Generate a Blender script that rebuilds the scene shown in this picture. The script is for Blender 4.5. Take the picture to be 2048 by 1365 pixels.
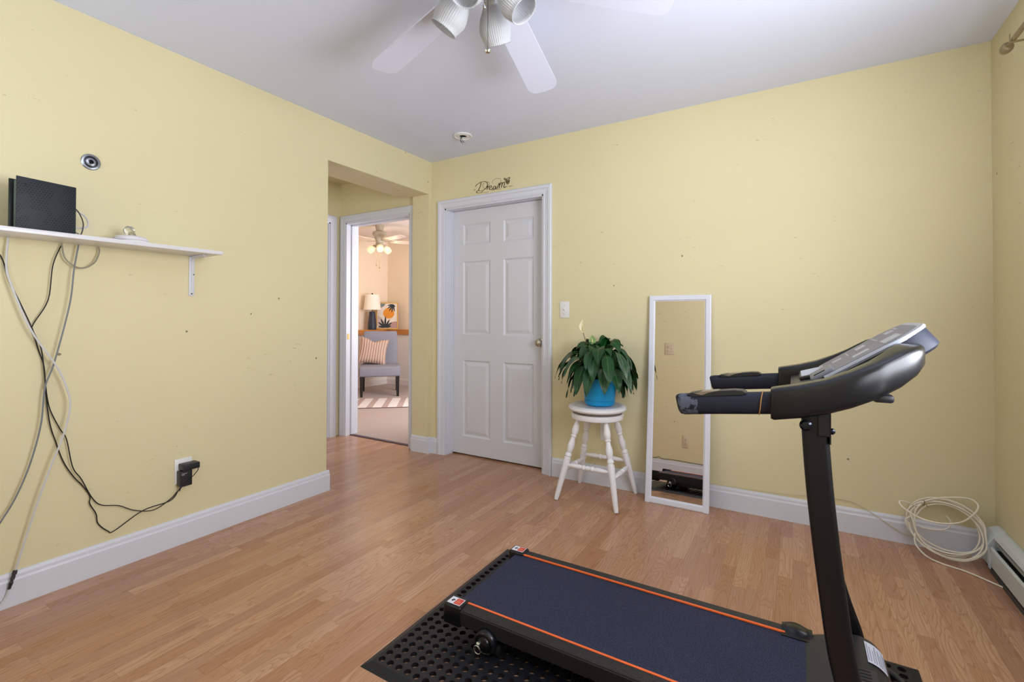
import bpy, bmesh, math, random
from mathutils import Vector, Matrix
from math import sin, cos, pi, radians as R

for o in list(bpy.data.objects): bpy.data.objects.remove(o)
S = bpy.context.scene
COL = S.collection

# ------------------------------------------------------------------ camera
cd = bpy.data.cameras.new('camera'); cam = bpy.data.objects.new('camera', cd); COL.objects.link(cam)
yaw, pit, rol = 0.540016, 0.010942, 0.001614
cd.sensor_width = 36.0; cd.lens = 946.914/2048*36.0; cd.shift_y = -55.24/2048
cd.clip_start = 0.02; cd.clip_end = 60
Fv = Vector((-sin(yaw)*cos(pit), cos(yaw)*cos(pit), sin(pit))); Rv = Vector((cos(yaw), sin(yaw), 0)); Uv = Rv.cross(Fv)
R2 = Rv*cos(rol)+Uv*sin(rol); U2 = -Rv*sin(rol)+Uv*cos(rol)
M = Matrix.Identity(4)
for i in range(3):
    M[i][0] = R2[i]; M[i][1] = U2[i]; M[i][2] = -Fv[i]
M[0][3], M[1][3], M[2][3] = 2.634, -3.069, 1.1236
cam.matrix_world = M
S.camera = cam
S.view_settings.view_transform = 'Standard'; S.view_settings.look = 'None'
S.view_settings.exposure = -0.35; S.view_settings.gamma = 1.0; S.view_settings.use_curve_mapping = False

# ------------------------------------------------------------------ world, window light and added fills
W = bpy.data.worlds.new('world'); S.world = W; W.use_nodes = True
bg = W.node_tree.nodes['Background']; bg.inputs['Color'].default_value = (0.80, 0.90, 1.0, 1); bg.inputs['Strength'].default_value = 2.0

def area_light(name, loc, direction, sx, sy, power, color, spread=180):
    l = bpy.data.lights.new(name, 'AREA'); l.shape = 'RECTANGLE'; l.size = sx; l.size_y = sy
    l.energy = power; l.color = color; l.spread = R(spread)
    o = bpy.data.objects.new(name, l); COL.objects.link(o); o.location = loc
    o.rotation_euler = Vector(direction).to_track_quat('-Z', 'Z').to_euler()
    return o
area_light('daylight_side_window', (3.53, -2.00, 1.50), (-1, 0.22, 0.05), 1.3, 1.10, 42, (0.93, 0.96, 1.0))
area_light('ground_bounce_ceiling_fill', (3.535, -2.00, 1.45), (-1, 0.10, 1.1), 1.3, 1.05, 62, (0.86, 0.91, 1.0))  # added fill tilted up as ground bounce, to brighten the ceiling
area_light('added_rear_fill', (0.44, -3.42, 1.45), (0.30, 1, 0.85), 0.66, 1.10, 8, (0.88, 0.93, 1.0))  # added fill light from behind the camera
area_light('daylight_bedroom_window', (0.10, 1.6, 1.40), (-1, 0, -0.1), 1.3, 1.2, 88, (0.88, 0.91, 1.0))
area_light('added_hall_fill', (-0.75, -2.45, 1.5), (0, 1, 0), 0.7, 1.6, 9, (0.95, 0.97, 1.0))  # added fill inside the closed hall, which has no window

# ------------------------------------------------------------------ materials
def lin(c):
    return tuple(((v/255)/12.92 if v/255 <= 0.04045 else ((v/255+0.055)/1.055)**2.4) for v in c)+(1,)
_mats = {}
def mat(name, rgb, rough=0.5, metal=0.0, spec=0.5, noise=0.0, nscale=30, bump=0.0, bscale=80, coat=0.0, trans=0.0, emit=None, es=0, sheen=0.0, alpha=None, ior=1.45):
    if name in _mats: return _mats[name]
    m = bpy.data.materials.new(name); m.use_nodes = True; nt = m.node_tree; b = nt.nodes['Principled BSDF']
    c = lin(rgb)
    b.inputs['Base Color'].default_value = c; b.inputs['Roughness'].default_value = rough; b.inputs['Metallic'].default_value = metal
    b.inputs['Specular IOR Level'].default_value = spec; b.inputs['Coat Weight'].default_value = coat; b.inputs['Coat Roughness'].default_value = 0.1
    b.inputs['Transmission Weight'].default_value = trans; b.inputs['IOR'].default_value = ior
    b.inputs['Sheen Weight'].default_value = sheen
    if emit: b.inputs['Emission Color'].default_value = lin(emit); b.inputs['Emission Strength'].default_value = es
    tc = nt.nodes.new('ShaderNodeTexCoord')
    n = nt.nodes.new('ShaderNodeTexNoise'); n.inputs['Scale'].default_value = nscale; n.inputs['Detail'].default_value = 4
    nt.links.new(tc.outputs['Object'], n.inputs['Vector'])
    if noise > 0:
        mx = nt.nodes.new('ShaderNodeMix'); mx.data_type = 'RGBA'
        mx.inputs['A'].default_value = tuple(v*(1-noise) for v in c[:3])+(1,); mx.inputs['B'].default_value = tuple(min(1, v*(1+noise)) for v in c[:3])+(1,)
        nt.links.new(n.outputs['Fac'], mx.inputs['Factor']); nt.links.new(mx.outputs['Result'], b.inputs['Base Color'])
    if bump > 0:
        n2 = nt.nodes.new('ShaderNodeTexNoise'); n2.inputs['Scale'].default_value = bscale; n2.inputs['Detail'].default_value = 3
        nt.links.new(tc.outputs['Object'], n2.inputs['Vector'])
        bp = nt.nodes.new('ShaderNodeBump'); bp.inputs['Strength'].default_value = bump; bp.inputs['Distance'].default_value = 0.002
        nt.links.new(n2.outputs['Fac'], bp.inputs['Height']); nt.links.new(bp.outputs['Normal'], b.inputs['Normal'])
    _mats[name] = m
    return m

class NT:
    """tiny node graph helper"""
    def __init__(s, name):
        s.m = bpy.data.materials.new(name); s.m.use_nodes = True; s.t = s.m.node_tree; s.b = s.t.nodes['Principled BSDF']
    def n(s, typ, **kw):
        x = s.t.nodes.new('ShaderNode'+typ)
        for k, v in kw.items():
            if k.startswith('i_'): x.inputs[int(k[2:]) if k[2:].isdigit() else k[2:].replace('_', ' ')].default_value = v
            else: setattr(x, k, v)
        return x
    def l(s, a, b): s.t.links.new(a, b)
    def math(s, op, a, b=None, c=None):
        x = s.n('Math', operation=op)
        for i, v in enumerate((a, b, c)):
            if v is None: continue
            if isinstance(v, (int, float)): x.inputs[i].default_value = v
            else: s.l(v, x.inputs[i])
        return x.outputs[0]
    def mix(s, f, a, b, blend='MIX'):
        x = s.n('Mix', data_type='RGBA', blend_type=blend)
        for k, v in (('Factor', f), ('A', a), ('B', b)):
            if isinstance(v, (int, float)): x.inputs[k].default_value = v
            elif isinstance(v, tuple): x.inputs[k].default_value = v
            else: s.l(v, x.inputs[k])
        return x.outputs['Result']
    def ramp(s, f, stops):
        x = s.n('ValToRGB'); e = x.color_ramp.elements
        while len(e) < len(stops): e.new(0.5)
        for i, (p, c) in enumerate(stops): e[i].position = p; e[i].color = c
        s.l(f, x.inputs[0]); return x.outputs[0]

def wall_material(name, rgb, marks=1.0):
    g = NT(name); tc = g.n('TexCoord').outputs['Object']
    c = lin(rgb)
    n1 = g.n('TexNoise', i_Scale=1.3, i_Detail=3.0); g.l(tc, n1.inputs['Vector'])
    base = g.mix(n1.outputs['Fac'], tuple(v*0.95 for v in c[:3])+(1,), tuple(min(1, v*1.05) for v in c[:3])+(1,))
    # small dark nicks
    v = g.n('TexVoronoi', i_Scale=7.0, feature='F1'); g.l(tc, v.inputs['Vector'])
    nn = g.n('TexNoise', i_Scale=170.0, i_Detail=2.0); g.l(tc, nn.inputs['Vector'])
    d = g.math('ADD', v.outputs['Distance'], g.math('MULTIPLY', nn.outputs['Fac'], 0.05))
    nick = g.math('LESS_THAN', d, 0.066)
    sep = g.n('SeparateColor'); g.l(v.outputs['Color'], sep.inputs[0])
    nick = g.math('MULTIPLY', nick, g.math('LESS_THAN', sep.outputs[0], 0.42))
    col = g.mix(g.math('MULTIPLY', nick, 0.75*marks), base, lin((92, 78, 50)))
    # faint scuffs
    mp = g.n('Mapping'); mp.inputs['Scale'].default_value = (9, 9, 30); g.l(tc, mp.inputs['Vector'])
    n3 = g.n('TexNoise', i_Scale=1.2, i_Detail=6.0, i_Roughness=0.7); g.l(mp.outputs[0], n3.inputs['Vector'])
    n4 = g.n('TexNoise', i_Scale=1.7, i_Detail=1.0); g.l(tc, n4.inputs['Vector'])
    sc = g.math('MULTIPLY', g.math('GREATER_THAN', n3.outputs['Fac'], 0.655), g.math('GREATER_THAN', n4.outputs['Fac'], 0.55))
    col = g.mix(g.math('MULTIPLY', sc, 0.34*marks), col, lin((140, 122, 80)))
    g.l(col, g.b.inputs['Base Color'])
    g.b.inputs['Roughness'].default_value = 0.62; g.b.inputs['Specular IOR Level'].default_value = 0.3
    n5 = g.n('TexNoise', i_Scale=160.0, i_Detail=2.0); g.l(tc, n5.inputs['Vector'])
    bp = g.n('Bump', i_Strength=0.12, i_Distance=0.002); g.l(n5.outputs['Fac'], bp.inputs['Height']); g.l(bp.outputs[0], g.b.inputs['Normal'])
    return g.m

def floor_material():
    g = NT('oak_laminate'); tc = g.n('TexCoord').outputs['Object']
    sp = g.n('SeparateXYZ'); g.l(tc, sp.inputs[0]); X, Y = sp.outputs[0], sp.outputs[1]
    w = 0.0545
    xs = g.math('DIVIDE', X, w); row = g.math('FLOOR', xs); fx = g.math('FRACT', xs)
    wn = g.n('TexWhiteNoise', noise_dimensions='1D'); g.l(row, wn.inputs['W'])
    ln = 0.44
    ys = g.math('ADD', g.math('DIVIDE', Y, ln), g.math('MULTIPLY', wn.outputs['Value'], 7.31))
    cell = g.math('FLOOR', ys); fy = g.math('FRACT', ys)
    cb = g.n('CombineXYZ'); g.l(row, cb.inputs[0]); g.l(cell, cb.inputs[1])
    wn2 = g.n('TexWhiteNoise', noise_dimensions='3D'); g.l(cb.outputs[0], wn2.inputs['Vector'])
    s2 = g.n('SeparateColor'); g.l(wn2.outputs['Color'], s2.inputs[0])
    rnd, rnd2, rnd3 = s2.outputs[0], s2.outputs[1], s2.outputs[2]
    # local coordinates of the stave, shifted per stave
    lx = g.math('ADD', X, g.math('MULTIPLY', rnd, 13.7)); ly = g.math('ADD', Y, g.math('MULTIPLY', rnd2, 9.1))
    c2 = g.n('CombineXYZ'); g.l(lx, c2.inputs[0]); g.l(ly, c2.inputs[1])
    # cathedral grain : stretched field contours
    mp = g.n('Mapping'); mp.inputs['Scale'].default_value = (15, 1.5, 1); g.l(c2.outputs[0], mp.inputs['Vector'])
    nz = g.n('TexNoise', i_Scale=0.85, i_Detail=1.5, i_Distortion=0.3); g.l(mp.outputs[0], nz.inputs['Vector'])
    bands = g.math('FRACT', g.math('MULTIPLY', nz.outputs['Fac'], 26.0))
    ring = g.ramp(bands, [(0.0, (0, 0, 0, 1)), (0.55, (0.25, 0.25, 0.25, 1)), (0.9, (1, 1, 1, 1)), (1.0, (0, 0, 0, 1))])
    mp2 = g.n('Mapping'); mp2.inputs['Scale'].default_value = (210, 4, 1); g.l(c2.outputs[0], mp2.inputs['Vector'])
    fine = g.n('TexNoise', i_Scale=1.0, i_Detail=4.0); g.l(mp2.outputs[0], fine.inputs['Vector'])
    base = g.ramp(rnd3, [(0.0, lin((180, 138, 113))), (0.3, lin((194, 151, 121))), (0.6, lin((208, 168, 137))), (0.8, lin((196, 151, 116))), (1.0, lin((178, 132, 101)))])
    sm = g.n('TexNoise', i_Scale=1.6, i_Detail=1.0); g.l(tc, sm.inputs['Vector'])
    col = g.mix(g.math('MULTIPLY', ring, 0.50), base, lin((154, 100, 62)))
    col = g.mix(g.math('MULTIPLY', g.math('SUBTRACT', fine.outputs['Fac'], 0.30), 1.1), col, lin((152, 100, 68)))
    # seams
    e1 = g.math('LESS_THAN', g.math('MINIMUM', fx, g.math('SUBTRACT', 1.0, fx)), 0.012)
    e2 = g.math('LESS_THAN', g.math('MINIMUM', fy, g.math('SUBTRACT', 1.0, fy)), 0.0025)
    seam = g.math('MAXIMUM', e1, e2)
    # real board joint every third strip
    b3 = g.math('FRACT', g.math('DIVIDE', g.math('ADD', xs, 1.0), 3.0)); e3 = g.math('LESS_THAN', g.math('MINIMUM', b3, g.math('SUBTRACT', 1.0, b3)), 0.006)
    col = g.mix(g.math('MULTIPLY', seam, 0.22), col, lin((120, 78, 50)))
    col = g.mix(g.math('MULTIPLY', e3, 0.22), col, lin((80, 50, 32)))
    g.l(col, g.b.inputs['Base Color'])
    rg = g.math('ADD', 0.19, g.math('MULTIPLY', fine.outputs['Fac'], 0.12)); g.l(rg, g.b.inputs['Roughness'])
    g.b.inputs['Specular IOR Level'].default_value = 0.5
    bp = g.n('Bump', i_Strength=0.10, i_Distance=0.001); g.l(fine.outputs['Fac'], bp.inputs['Height']); g.l(bp.outputs[0], g.b.inputs['Normal'])
    return g.m

def carpet_material():
    g = NT('loop_carpet'); tc = g.n('TexCoord').outputs['Object']
    n = g.n('TexNoise', i_Scale=260.0, i_Detail=2.0); g.l(tc, n.inputs['Vector'])
    n2 = g.n('TexNoise', i_Scale=5.0, i_Detail=3.0); g.l(tc, n2.inputs['Vector'])
    c = g.mix(n.outputs['Fac'], lin((158, 140, 132)), lin((205, 190, 182)))
    c = g.mix(g.math('MULTIPLY', n2.outputs['Fac'], 0.35), c, lin((165, 148, 140)))
    g.l(c, g.b.inputs['Base Color']); g.b.inputs['Roughness'].default_value = 0.95; g.b.inputs['Specular IOR Level'].default_value = 0.1
    bp = g.n('Bump', i_Strength=0.6, i_Distance=0.004); g.l(n.outputs['Fac'], bp.inputs['Height']); g.l(bp.outputs[0], g.b.inputs['Normal'])
    return g.m

def speckle_material(name, dark, light, scale=700, thr=0.66, rough=0.7, bump=0.3):
    g = NT(name); tc = g.n('TexCoord').outputs['Object']
    n = g.n('TexNoise', i_Scale=float(scale), i_Detail=1.0); g.l(tc, n.inputs['Vector'])
    f = g.ramp(n.outputs['Fac'], [(0.35, (0, 0, 0, 1)), (thr, (0.35, 0.35, 0.35, 1)), (min(1, thr+0.08), (1, 1, 1, 1))])
    c = g.mix(f, lin(dark), lin(light)); g.l(c, g.b.inputs['Base Color'])
    g.b.inputs['Roughness'].default_value = rough; g.b.inputs['Specular IOR Level'].default_value = 0.35
    bp = g.n('Bump', i_Strength=bump, i_Distance=0.001); g.l(n.outputs['Fac'], bp.inputs['Height']); g.l(bp.outputs[0], g.b.inputs['Normal'])
    return g.m

def worn_white(name, rgb, rough=0.38, amount=0.5, seed=0.0):
    g = NT(name); tc = g.n('TexCoord').outputs['Object']
    mp = g.n('Mapping'); mp.inputs['Location'].default_value = (seed, seed, seed); g.l(tc, mp.inputs['Vector'])
    n = g.n('TexNoise', i_Scale=22.0, i_Detail=7.0, i_Roughness=0.75); g.l(mp.outputs[0], n.inputs['Vector'])
    n2 = g.n('TexNoise', i_Scale=2.3, i_Detail=2.0); g.l(mp.outputs[0], n2.inputs['Vector'])
    f = g.math('MULTIPLY', g.math('GREATER_THAN', n.outputs['Fac'], 0.71), amount)
    c = g.mix(n2.outputs['Fac'], tuple(v*0.95 for v in lin(rgb)[:3])+(1,), lin(rgb))
    c = g.mix(f, c, lin((110, 100, 92))); g.l(c, g.b.inputs['Base Color']); g.b.inputs['Roughness'].default_value = rough
    return g.m

def ribbed(name, rgb, rgb2, axis=1, freq=220.0, rough=0.5, metal=0.0, strength=0.5):
    g = NT(name); tc = g.n('TexCoord').outputs['Object']; sp = g.n('SeparateXYZ'); g.l(tc, sp.inputs[0])
    s = g.math('SINE', g.math('MULTIPLY', sp.outputs[axis], freq*2*pi))
    s = g.math('ADD', g.math('MULTIPLY', s, 0.5), 0.5)
    g.l(g.mix(s, lin(rgb), lin(rgb2)), g.b.inputs['Base Color']); g.b.inputs['Roughness'].default_value = rough; g.b.inputs['Metallic'].default_value = metal
    bp = g.n('Bump', i_Strength=strength, i_Distance=0.002); g.l(s, bp.inputs['Height']); g.l(bp.outputs[0], g.b.inputs['Normal'])
    return g.m

def leaf_material():
    g = NT('peace_lily_leaf'); uv = g.n('UVMap').outputs[0]; sp = g.n('SeparateXYZ'); g.l(uv, sp.inputs[0])
    # u across (0..1, midrib 0.5), v along
    a = g.math('ABSOLUTE', g.math('SUBTRACT', sp.outputs[0], 0.5))
    ph = g.math('ADD', g.math('MULTIPLY', sp.outputs[1], 95.0), g.math('MULTIPLY', a, -70.0))
    vein = g.math('POWER', g.math('ADD', g.math('MULTIPLY', g.math('SINE', ph), 0.5), 0.5), 3.0)
    tc = g.n('TexCoord').outputs['Object']; n = g.n('TexNoise', i_Scale=14.0, i_Detail=2.0); g.l(tc, n.inputs['Vector'])
    c = g.mix(n.outputs['Fac'], lin((8, 44, 20)), lin((20, 80, 30)))
    c = g.mix(g.math('MULTIPLY', vein, 0.25), c, lin((60, 110, 62)))
    mid = g.math('LESS_THAN', a, 0.03); c = g.mix(g.math('MULTIPLY', mid, 0.5), c, lin((80, 130, 70)))
    g.l(c, g.b.inputs['Base Color']); g.b.inputs['Roughness'].default_value = 0.24; g.b.inputs['Specular IOR Level'].default_value = 0.38
    bp = g.n('Bump', i_Strength=0.55, i_Distance=0.003); g.l(vein, bp.inputs['Height']); g.l(bp.outputs[0], g.b.inputs['Normal'])
    return g.m

YEL = wall_material('yellow_wall_paint', (224, 213, 173))
CEIL = mat('ceiling_paint', (222, 227, 246), 0.85, spec=0.2, noise=0.02, nscale=2)
TRIM = worn_white('white_trim_paint', (220, 222, 232), 0.4, 0.35)
DOORW = worn_white('white_door_paint', (218, 219, 226), 0.42, 0.18, 3.0)
FLOOR = floor_material(); CARPET = carpet_material()
PEACH = wall_material('peach_bedroom_paint', (241, 222, 198), 0.3)
CREAM = mat('cream_lower_wall', (222, 212, 205), 0.7, noise=0.03)
WHITE = mat('white_paint', (226, 226, 230), 0.35, noise=0.02)
WPL = mat('white_plastic', (232, 231, 230), 0.35)
BLK = mat('black_plastic', (24, 25, 29), 0.42, noise=0.1)
BLKM = mat('black_powder_metal', (18, 18, 22), 0.35, noise=0.1, bump=0.05, bscale=300)
GUN = mat('satin_black_shell', (14, 15, 20), 0.26, bump=0.03, bscale=500, spec=0.5)
CHROME = mat('chrome', (210, 212, 215), 0.12, metal=1.0)
NICKEL = mat('satin_nickel', (190, 186, 178), 0.25, metal=1.0, bump=0.1, bscale=60)

# ------------------------------------------------------------------ mesh builder
class MB:
    def __init__(s): s.v = []; s.f = []; s.sm = []; s.mi = []; s.uv = {}
    def add(s, vs, fs, smooth=False, mi=0, M=None):
        b = len(s.v)
        for p in vs:
            p = Vector(p)
            s.v.append(tuple(M @ p) if M is not None else tuple(p))
        for f in fs: s.f.append([b+i for i in f]); s.sm.append(smooth); s.mi.append(mi)
        return b
    def box(s, x0, x1, y0, y1, z0, z1, M=None, mi=0):
        vs = [(x0, y0, z0), (x1, y0, z0), (x1, y1, z0), (x0, y1, z0), (x0, y0, z1), (x1, y0, z1), (x1, y1, z1), (x0, y1, z1)]
        s.add(vs, [(0, 3, 2, 1), (4, 5, 6, 7), (0, 1, 5, 4), (1, 2, 6, 5), (2, 3, 7, 6), (3, 0, 4, 7)], False, mi, M); return s
    def rbox(s, x0, x1, y0, y1, z0, z1, r=0.005, n=3, M=None, mi=0):
        bm = bmesh.new(); bmesh.ops.create_cube(bm, size=1)
        for v in bm.verts: v.co = Vector(((x0+x1)/2+v.co.x*(x1-x0), (y0+y1)/2+v.co.y*(y1-y0), (z0+z1)/2+v.co.z*(z1-z0)))
        bmesh.ops.bevel(bm, geom=list(bm.edges), offset=r, segments=n, profile=0.5, affect='EDGES')
        bm.verts.index_update()
        s.add([v.co.copy() for v in bm.verts], [[v.index for v in f.verts] for f in bm.faces], True, mi, M); bm.free(); return s
    def lathe(s, prof, n=32, M=None, cap=True, mi=0, smooth=True, ripple=0, ramp=0.0):
        vs = []; fs = []
        for r, z in prof:
            for k in range(n):
                a = 2*pi*k/n; rr = r*(1+ramp*cos(ripple*a)) if ripple else r
                vs.append((rr*cos(a), rr*sin(a), z))
        for i in range(len(prof)-1):
            for k in range(n):
                k2 = (k+1) % n; fs.append((i*n+k, i*n+k2, (i+1)*n+k2, (i+1)*n+k))
        if cap:
            if prof[0][0] > 1e-6: fs.append(tuple(range(n))[::-1])
            if prof[-1][0] > 1e-6: fs.append(tuple((len(prof)-1)*n+k for k in range(n)))
        s.add(vs, fs, smooth, mi, M); return s
    def tube(s, pts, r, n=10, mi=0, smooth_path=True, sub=6, closed=False):
        pts = [Vector(p) for p in pts]
        rs = r if isinstance(r, (list, tuple)) else [r]*len(pts)
        if smooth_path and len(pts) > 2:
            q = []; qr = []
            m = len(pts)
            for i in range(m-(0 if closed else 1)):
                if closed: p0, p1, p2, p3 = pts[i-1], pts[i], pts[(i+1) % m], pts[(i+2) % m]
                else: p0, p1, p2, p3 = pts[max(0, i-1)], pts[i], pts[i+1], pts[min(m-1, i+2)]
                for j in range(sub):
                    t = j/sub
                    q.append(0.5*((2*p1)+(-p0+p2)*t+(2*p0-5*p1+4*p2-p3)*t*t+(-p0+3*p1-3*p2+p3)*t**3))
                    qr.append(rs[i]*(1-t)+rs[(i+1) % m]*t)
            if not closed: q.append(pts[-1]); qr.append(rs[-1])
            pts, rs = q, qr
        m = len(pts); vs = []; fs = []; up = None
        for i, p in enumerate(pts):
            if closed: t = (pts[(i+1) % m]-pts[i-1])
            else: t = (pts[min(m-1, i+1)]-pts[max(0, i-1)])
            if t.length < 1e-9: t = Vector((0, 0, 1))
            t.normalize()
            if up is None: up = t.orthogonal().normalized()
            up = (up-t*up.dot(t)); up = up.normalized() if up.length > 1e-6 else t.orthogonal().normalized()
            sd = t.cross(up)
            for k in range(n):
                a = 2*pi*k/n; vs.append(p+(up*cos(a)+sd*sin(a))*rs[i])
        for i in range(m-(0 if closed else 1)):
            j = (i+1) % m
            for k in range(n):
                k2 = (k+1) % n; fs.append((i*n+k, i*n+k2, j*n+k2, j*n+k))
        if not closed: fs.append(tuple(range(n))[::-1]); fs.append(tuple((m-1)*n+k for k in range(n)))
        s.add(vs, fs, True, mi); return s
    def prism(s, poly, lo, hi, axis='y', M=None, mi=0, smooth=False):
        """poly in the two other axes (xz for y, xy for z, yz for x)"""
        n = len(poly)
        def mk(a, b, c): return {'y': (a, c, b), 'z': (a, b, c), 'x': (c, a, b)}[axis]
        vs = [mk(a, b, lo) for a, b in poly]+[mk(a, b, hi) for a, b in poly]
        fs = [tuple(range(n)), tuple(range(2*n-1, n-1, -1))]+[(i, i+n, (i+1) % n+n, (i+1) % n) for i in range(n)]
        s.add(vs, fs, smooth, mi, M); return s
    def sweep(s, sections, closed_ends=True, mi=0, smooth=True):
        """list of rings with equal vertex counts"""
        n = len(sections[0]); vs = [p for r in sections for p in r]; fs = []
        for i in range(len(sections)-1):
            for k in range(n):
                k2 = (k+1) % n; fs.append((i*n+k, i*n+k2, (i+1)*n+k2, (i+1)*n+k))
        if closed_ends: fs.append(tuple(range(n))[::-1]); fs.append(tuple((len(sections)-1)*n+k for k in range(n)))
        s.add(vs, fs, smooth, mi); return s
    def build(s, name, m, parent=None, bevel=0, origin=None, auto=35, subsurf=0, segs=2):
        me = bpy.data.meshes.new(name)
        off = Vector(origin) if origin is not None else Vector((0, 0, 0))
        me.from_pydata([tuple(Vector(p)-off) for p in s.v], [], s.f); me.validate(clean_customdata=False)
        for mm in (m if isinstance(m, (list, tuple)) else [m]): me.materials.append(mm)
        if len(me.polygons) == len(s.sm):
            me.polygons.foreach_set('use_smooth', s.sm); me.polygons.foreach_set('material_index', s.mi)
        bm = bmesh.new(); bm.from_mesh(me); bmesh.ops.recalc_face_normals(bm, faces=bm.faces)
        if auto:
            for e in bm.edges:
                if len(e.link_faces) == 2 and e.calc_face_angle(0) > R(auto): e.smooth = False
        bm.to_mesh(me); bm.free()
        o = bpy.data.objects.new(name, me); COL.objects.link(o); o.location = off
        if bevel:
            b = o.modifiers.new('bevel', 'BEVEL'); b.width = bevel; b.segments = segs; b.limit_method = 'ANGLE'; b.angle_limit = R(40)
            b.harden_normals = False
        if subsurf:
            b = o.modifiers.new('sub', 'SUBSURF'); b.levels = subsurf; b.render_levels = subsurf
        if parent is not None:
            o.parent = parent
            # parents are un-rotated empties or meshes with a plain offset
            w = Vector((0, 0, 0)); q = parent
            while q is not None: w += Vector(q.location); q = q.parent
            o.location = off-w
        return o

def thing(name, label, cat, loc=(0, 0, 0), group=None):
    o = bpy.data.objects.new(name, None); COL.objects.link(o); o.location = loc; o.empty_display_size = 0.05
    o['label'] = label; o['category'] = cat
    if group: o['group'] = group
    return o
def tag(o, label, cat, group=None):
    o['label'] = label; o['category'] = cat
    if group: o['group'] = group
    return o
def struct(o): o['kind'] = 'structure'; return o
def TR(loc=(0, 0, 0), rx=0, ry=0, rz=0): return Matrix.Translation(loc) @ Matrix.Rotation(rz, 4, 'Z') @ Matrix.Rotation(ry, 4, 'Y') @ Matrix.Rotation(rx, 4, 'X')
def align(p, d):
    """matrix placing local +Z along d at p"""
    return Matrix.Translation(p) @ Vector(d).to_track_quat('Z', 'Y').to_matrix().to_4x4()

# ================================================================== SETTING
H = 2.44; WX = 3.43; FY = -3.30; T = 0.12
HX0, HY0 = -1.14, -2.6                       # hall
m = MB(); m.box(-1.2, WX+0.1, FY-0.1, 0.12, -0.05, 0); struct(m.build('floor', FLOOR))
m = MB(); m.box(0, WX+0.1, FY-0.1, 0.1, H, H+0.06); struct(m.build('ceiling', CEIL))
# left wall with the wide header over the hall opening
m = MB(); m.box(-0.12, 0, FY-0.1, -1.03, 0, H)
pts = [(0, -1.03), (0, -0.035), (-0.16, -0.035), (-0.20, -0.05), (-0.25, -0.085), (-0.285, -0.14), (-0.29, -0.20), (-0.29, -1.03)]
m.prism(pts, 2.165, H, 'z'); struct(m.build('wall_left', YEL))
# back wall: pieces around the two doorways, plus the short return beside the opening
DX0, DX1, DZ = 0.148, 1.062, 2.03
BX0, BX1 = -1.062, -0.236
m = MB()
m.box(DX1, WX+0.1, 0, T, 0, H); m.box(DX0, DX1, 0, T, DZ, H); m.box(BX1, DX0, 0, T, 0, H); m.box(BX0, BX1, 0, T, DZ+0.005, H); m.box(HX0-0.12, BX0, 0, T, 0, H)
m.box(-0.178, 0, -0.035, 0.0, 0, H)
struct(m.build('wall_back', YEL))
# right wall with window opening
wy0, wy1, wz0, wz1 = -2.65, -1.35, 0.95, 2.05
m = MB(); m.box(WX, WX+T, wy1, 0.1, 0, H); m.box(WX, WX+T, FY-0.1, wy0, 0, H); m.box(WX, WX+T, wy0, wy1, 0, wz0); m.box(WX, WX+T, wy0, wy1, wz1, H)
struct(m.build('wall_right', YEL))
fx0, fx1 = 0.10, 0.78  # unseen opening behind the camera, added for the rear fill
m = MB(); m.box(0, fx0, FY-T, FY, 0, H); m.box(fx1, WX, FY-T, FY, 0, H); m.box(fx0, fx1, FY-T, FY, 0, 0.9); m.box(fx0, fx1, FY-T, FY, 2.0, H)
struct(m.build('wall_front', YEL))
def window(n, ax, c, a0, a1, z0, z1, inward):
    root = bpy.data.objects.new('window_%d' % n, None); COL.objects.link(root); struct(root)
    fr = MB(); d0, d1 = sorted((c, c+inward*0.02)); e0, e1 = sorted((c, c-inward*T))
    def bx(mb, p0, p1, q0, q1, r0, r1):
        if ax == 'x': mb.box(p0, p1, q0, q1, r0, r1)
        else: mb.box(q0, q1, p0, p1, r0, r1)
    for q0, q1, r0, r1 in ((a0-0.07, a0, z0-0.07, z1+0.07), (a1, a1+0.07, z0-0.07, z1+0.07), (a0, a1, z1, z1+0.07), (a0, a1, z0-0.07, z0)): bx(fr, d0, d1, q0, q1, r0, r1)
    mid = (z0+z1)/2; s0, s1 = sorted((c-inward*0.04, c-inward*0.08))
    for q0, q1, r0, r1 in ((a0, a0+0.04, z0, z1), (a1-0.04, a1, z0, z1), (a0, a1, z1-0.04, z1), (a0, a1, z0, z0+0.04), (a0, a1, mid-0.025, mid+0.025)): bx(fr, s0, s1, q0, q1, r0, r1)
    fr.build('window_frame', TRIM, root)
window(1, 'x', WX, wy0, wy1, wz0, wz1, -1); window(2, 'y', FY, fx0, fx1, 0.9, 2.0, 1)  # second window is unseen, added to go with the rear fill
# hall shell
LY0, LY1 = -0.93, -0.122                    # doorway on the hall's left wall
m = MB(); m.box(HX0-T, HX0, LY1, 0.0, 0, H); m.box(HX0-T, HX0, LY0, LY1, DZ, H); m.box(HX0-T, HX0, HY0, LY0, 0, H); struct(m.build('wall_hall', YEL))
m = MB(); m.box(HX0-T, -T, HY0-T, HY0, 0, H); struct(m.build('wall_hall_end', YEL))
m = MB(); m.box(HX0-T, -0.12, HY0, 0.0, 2.415, 2.46); struct(m.build('ceiling_hall', YEL))
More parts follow.
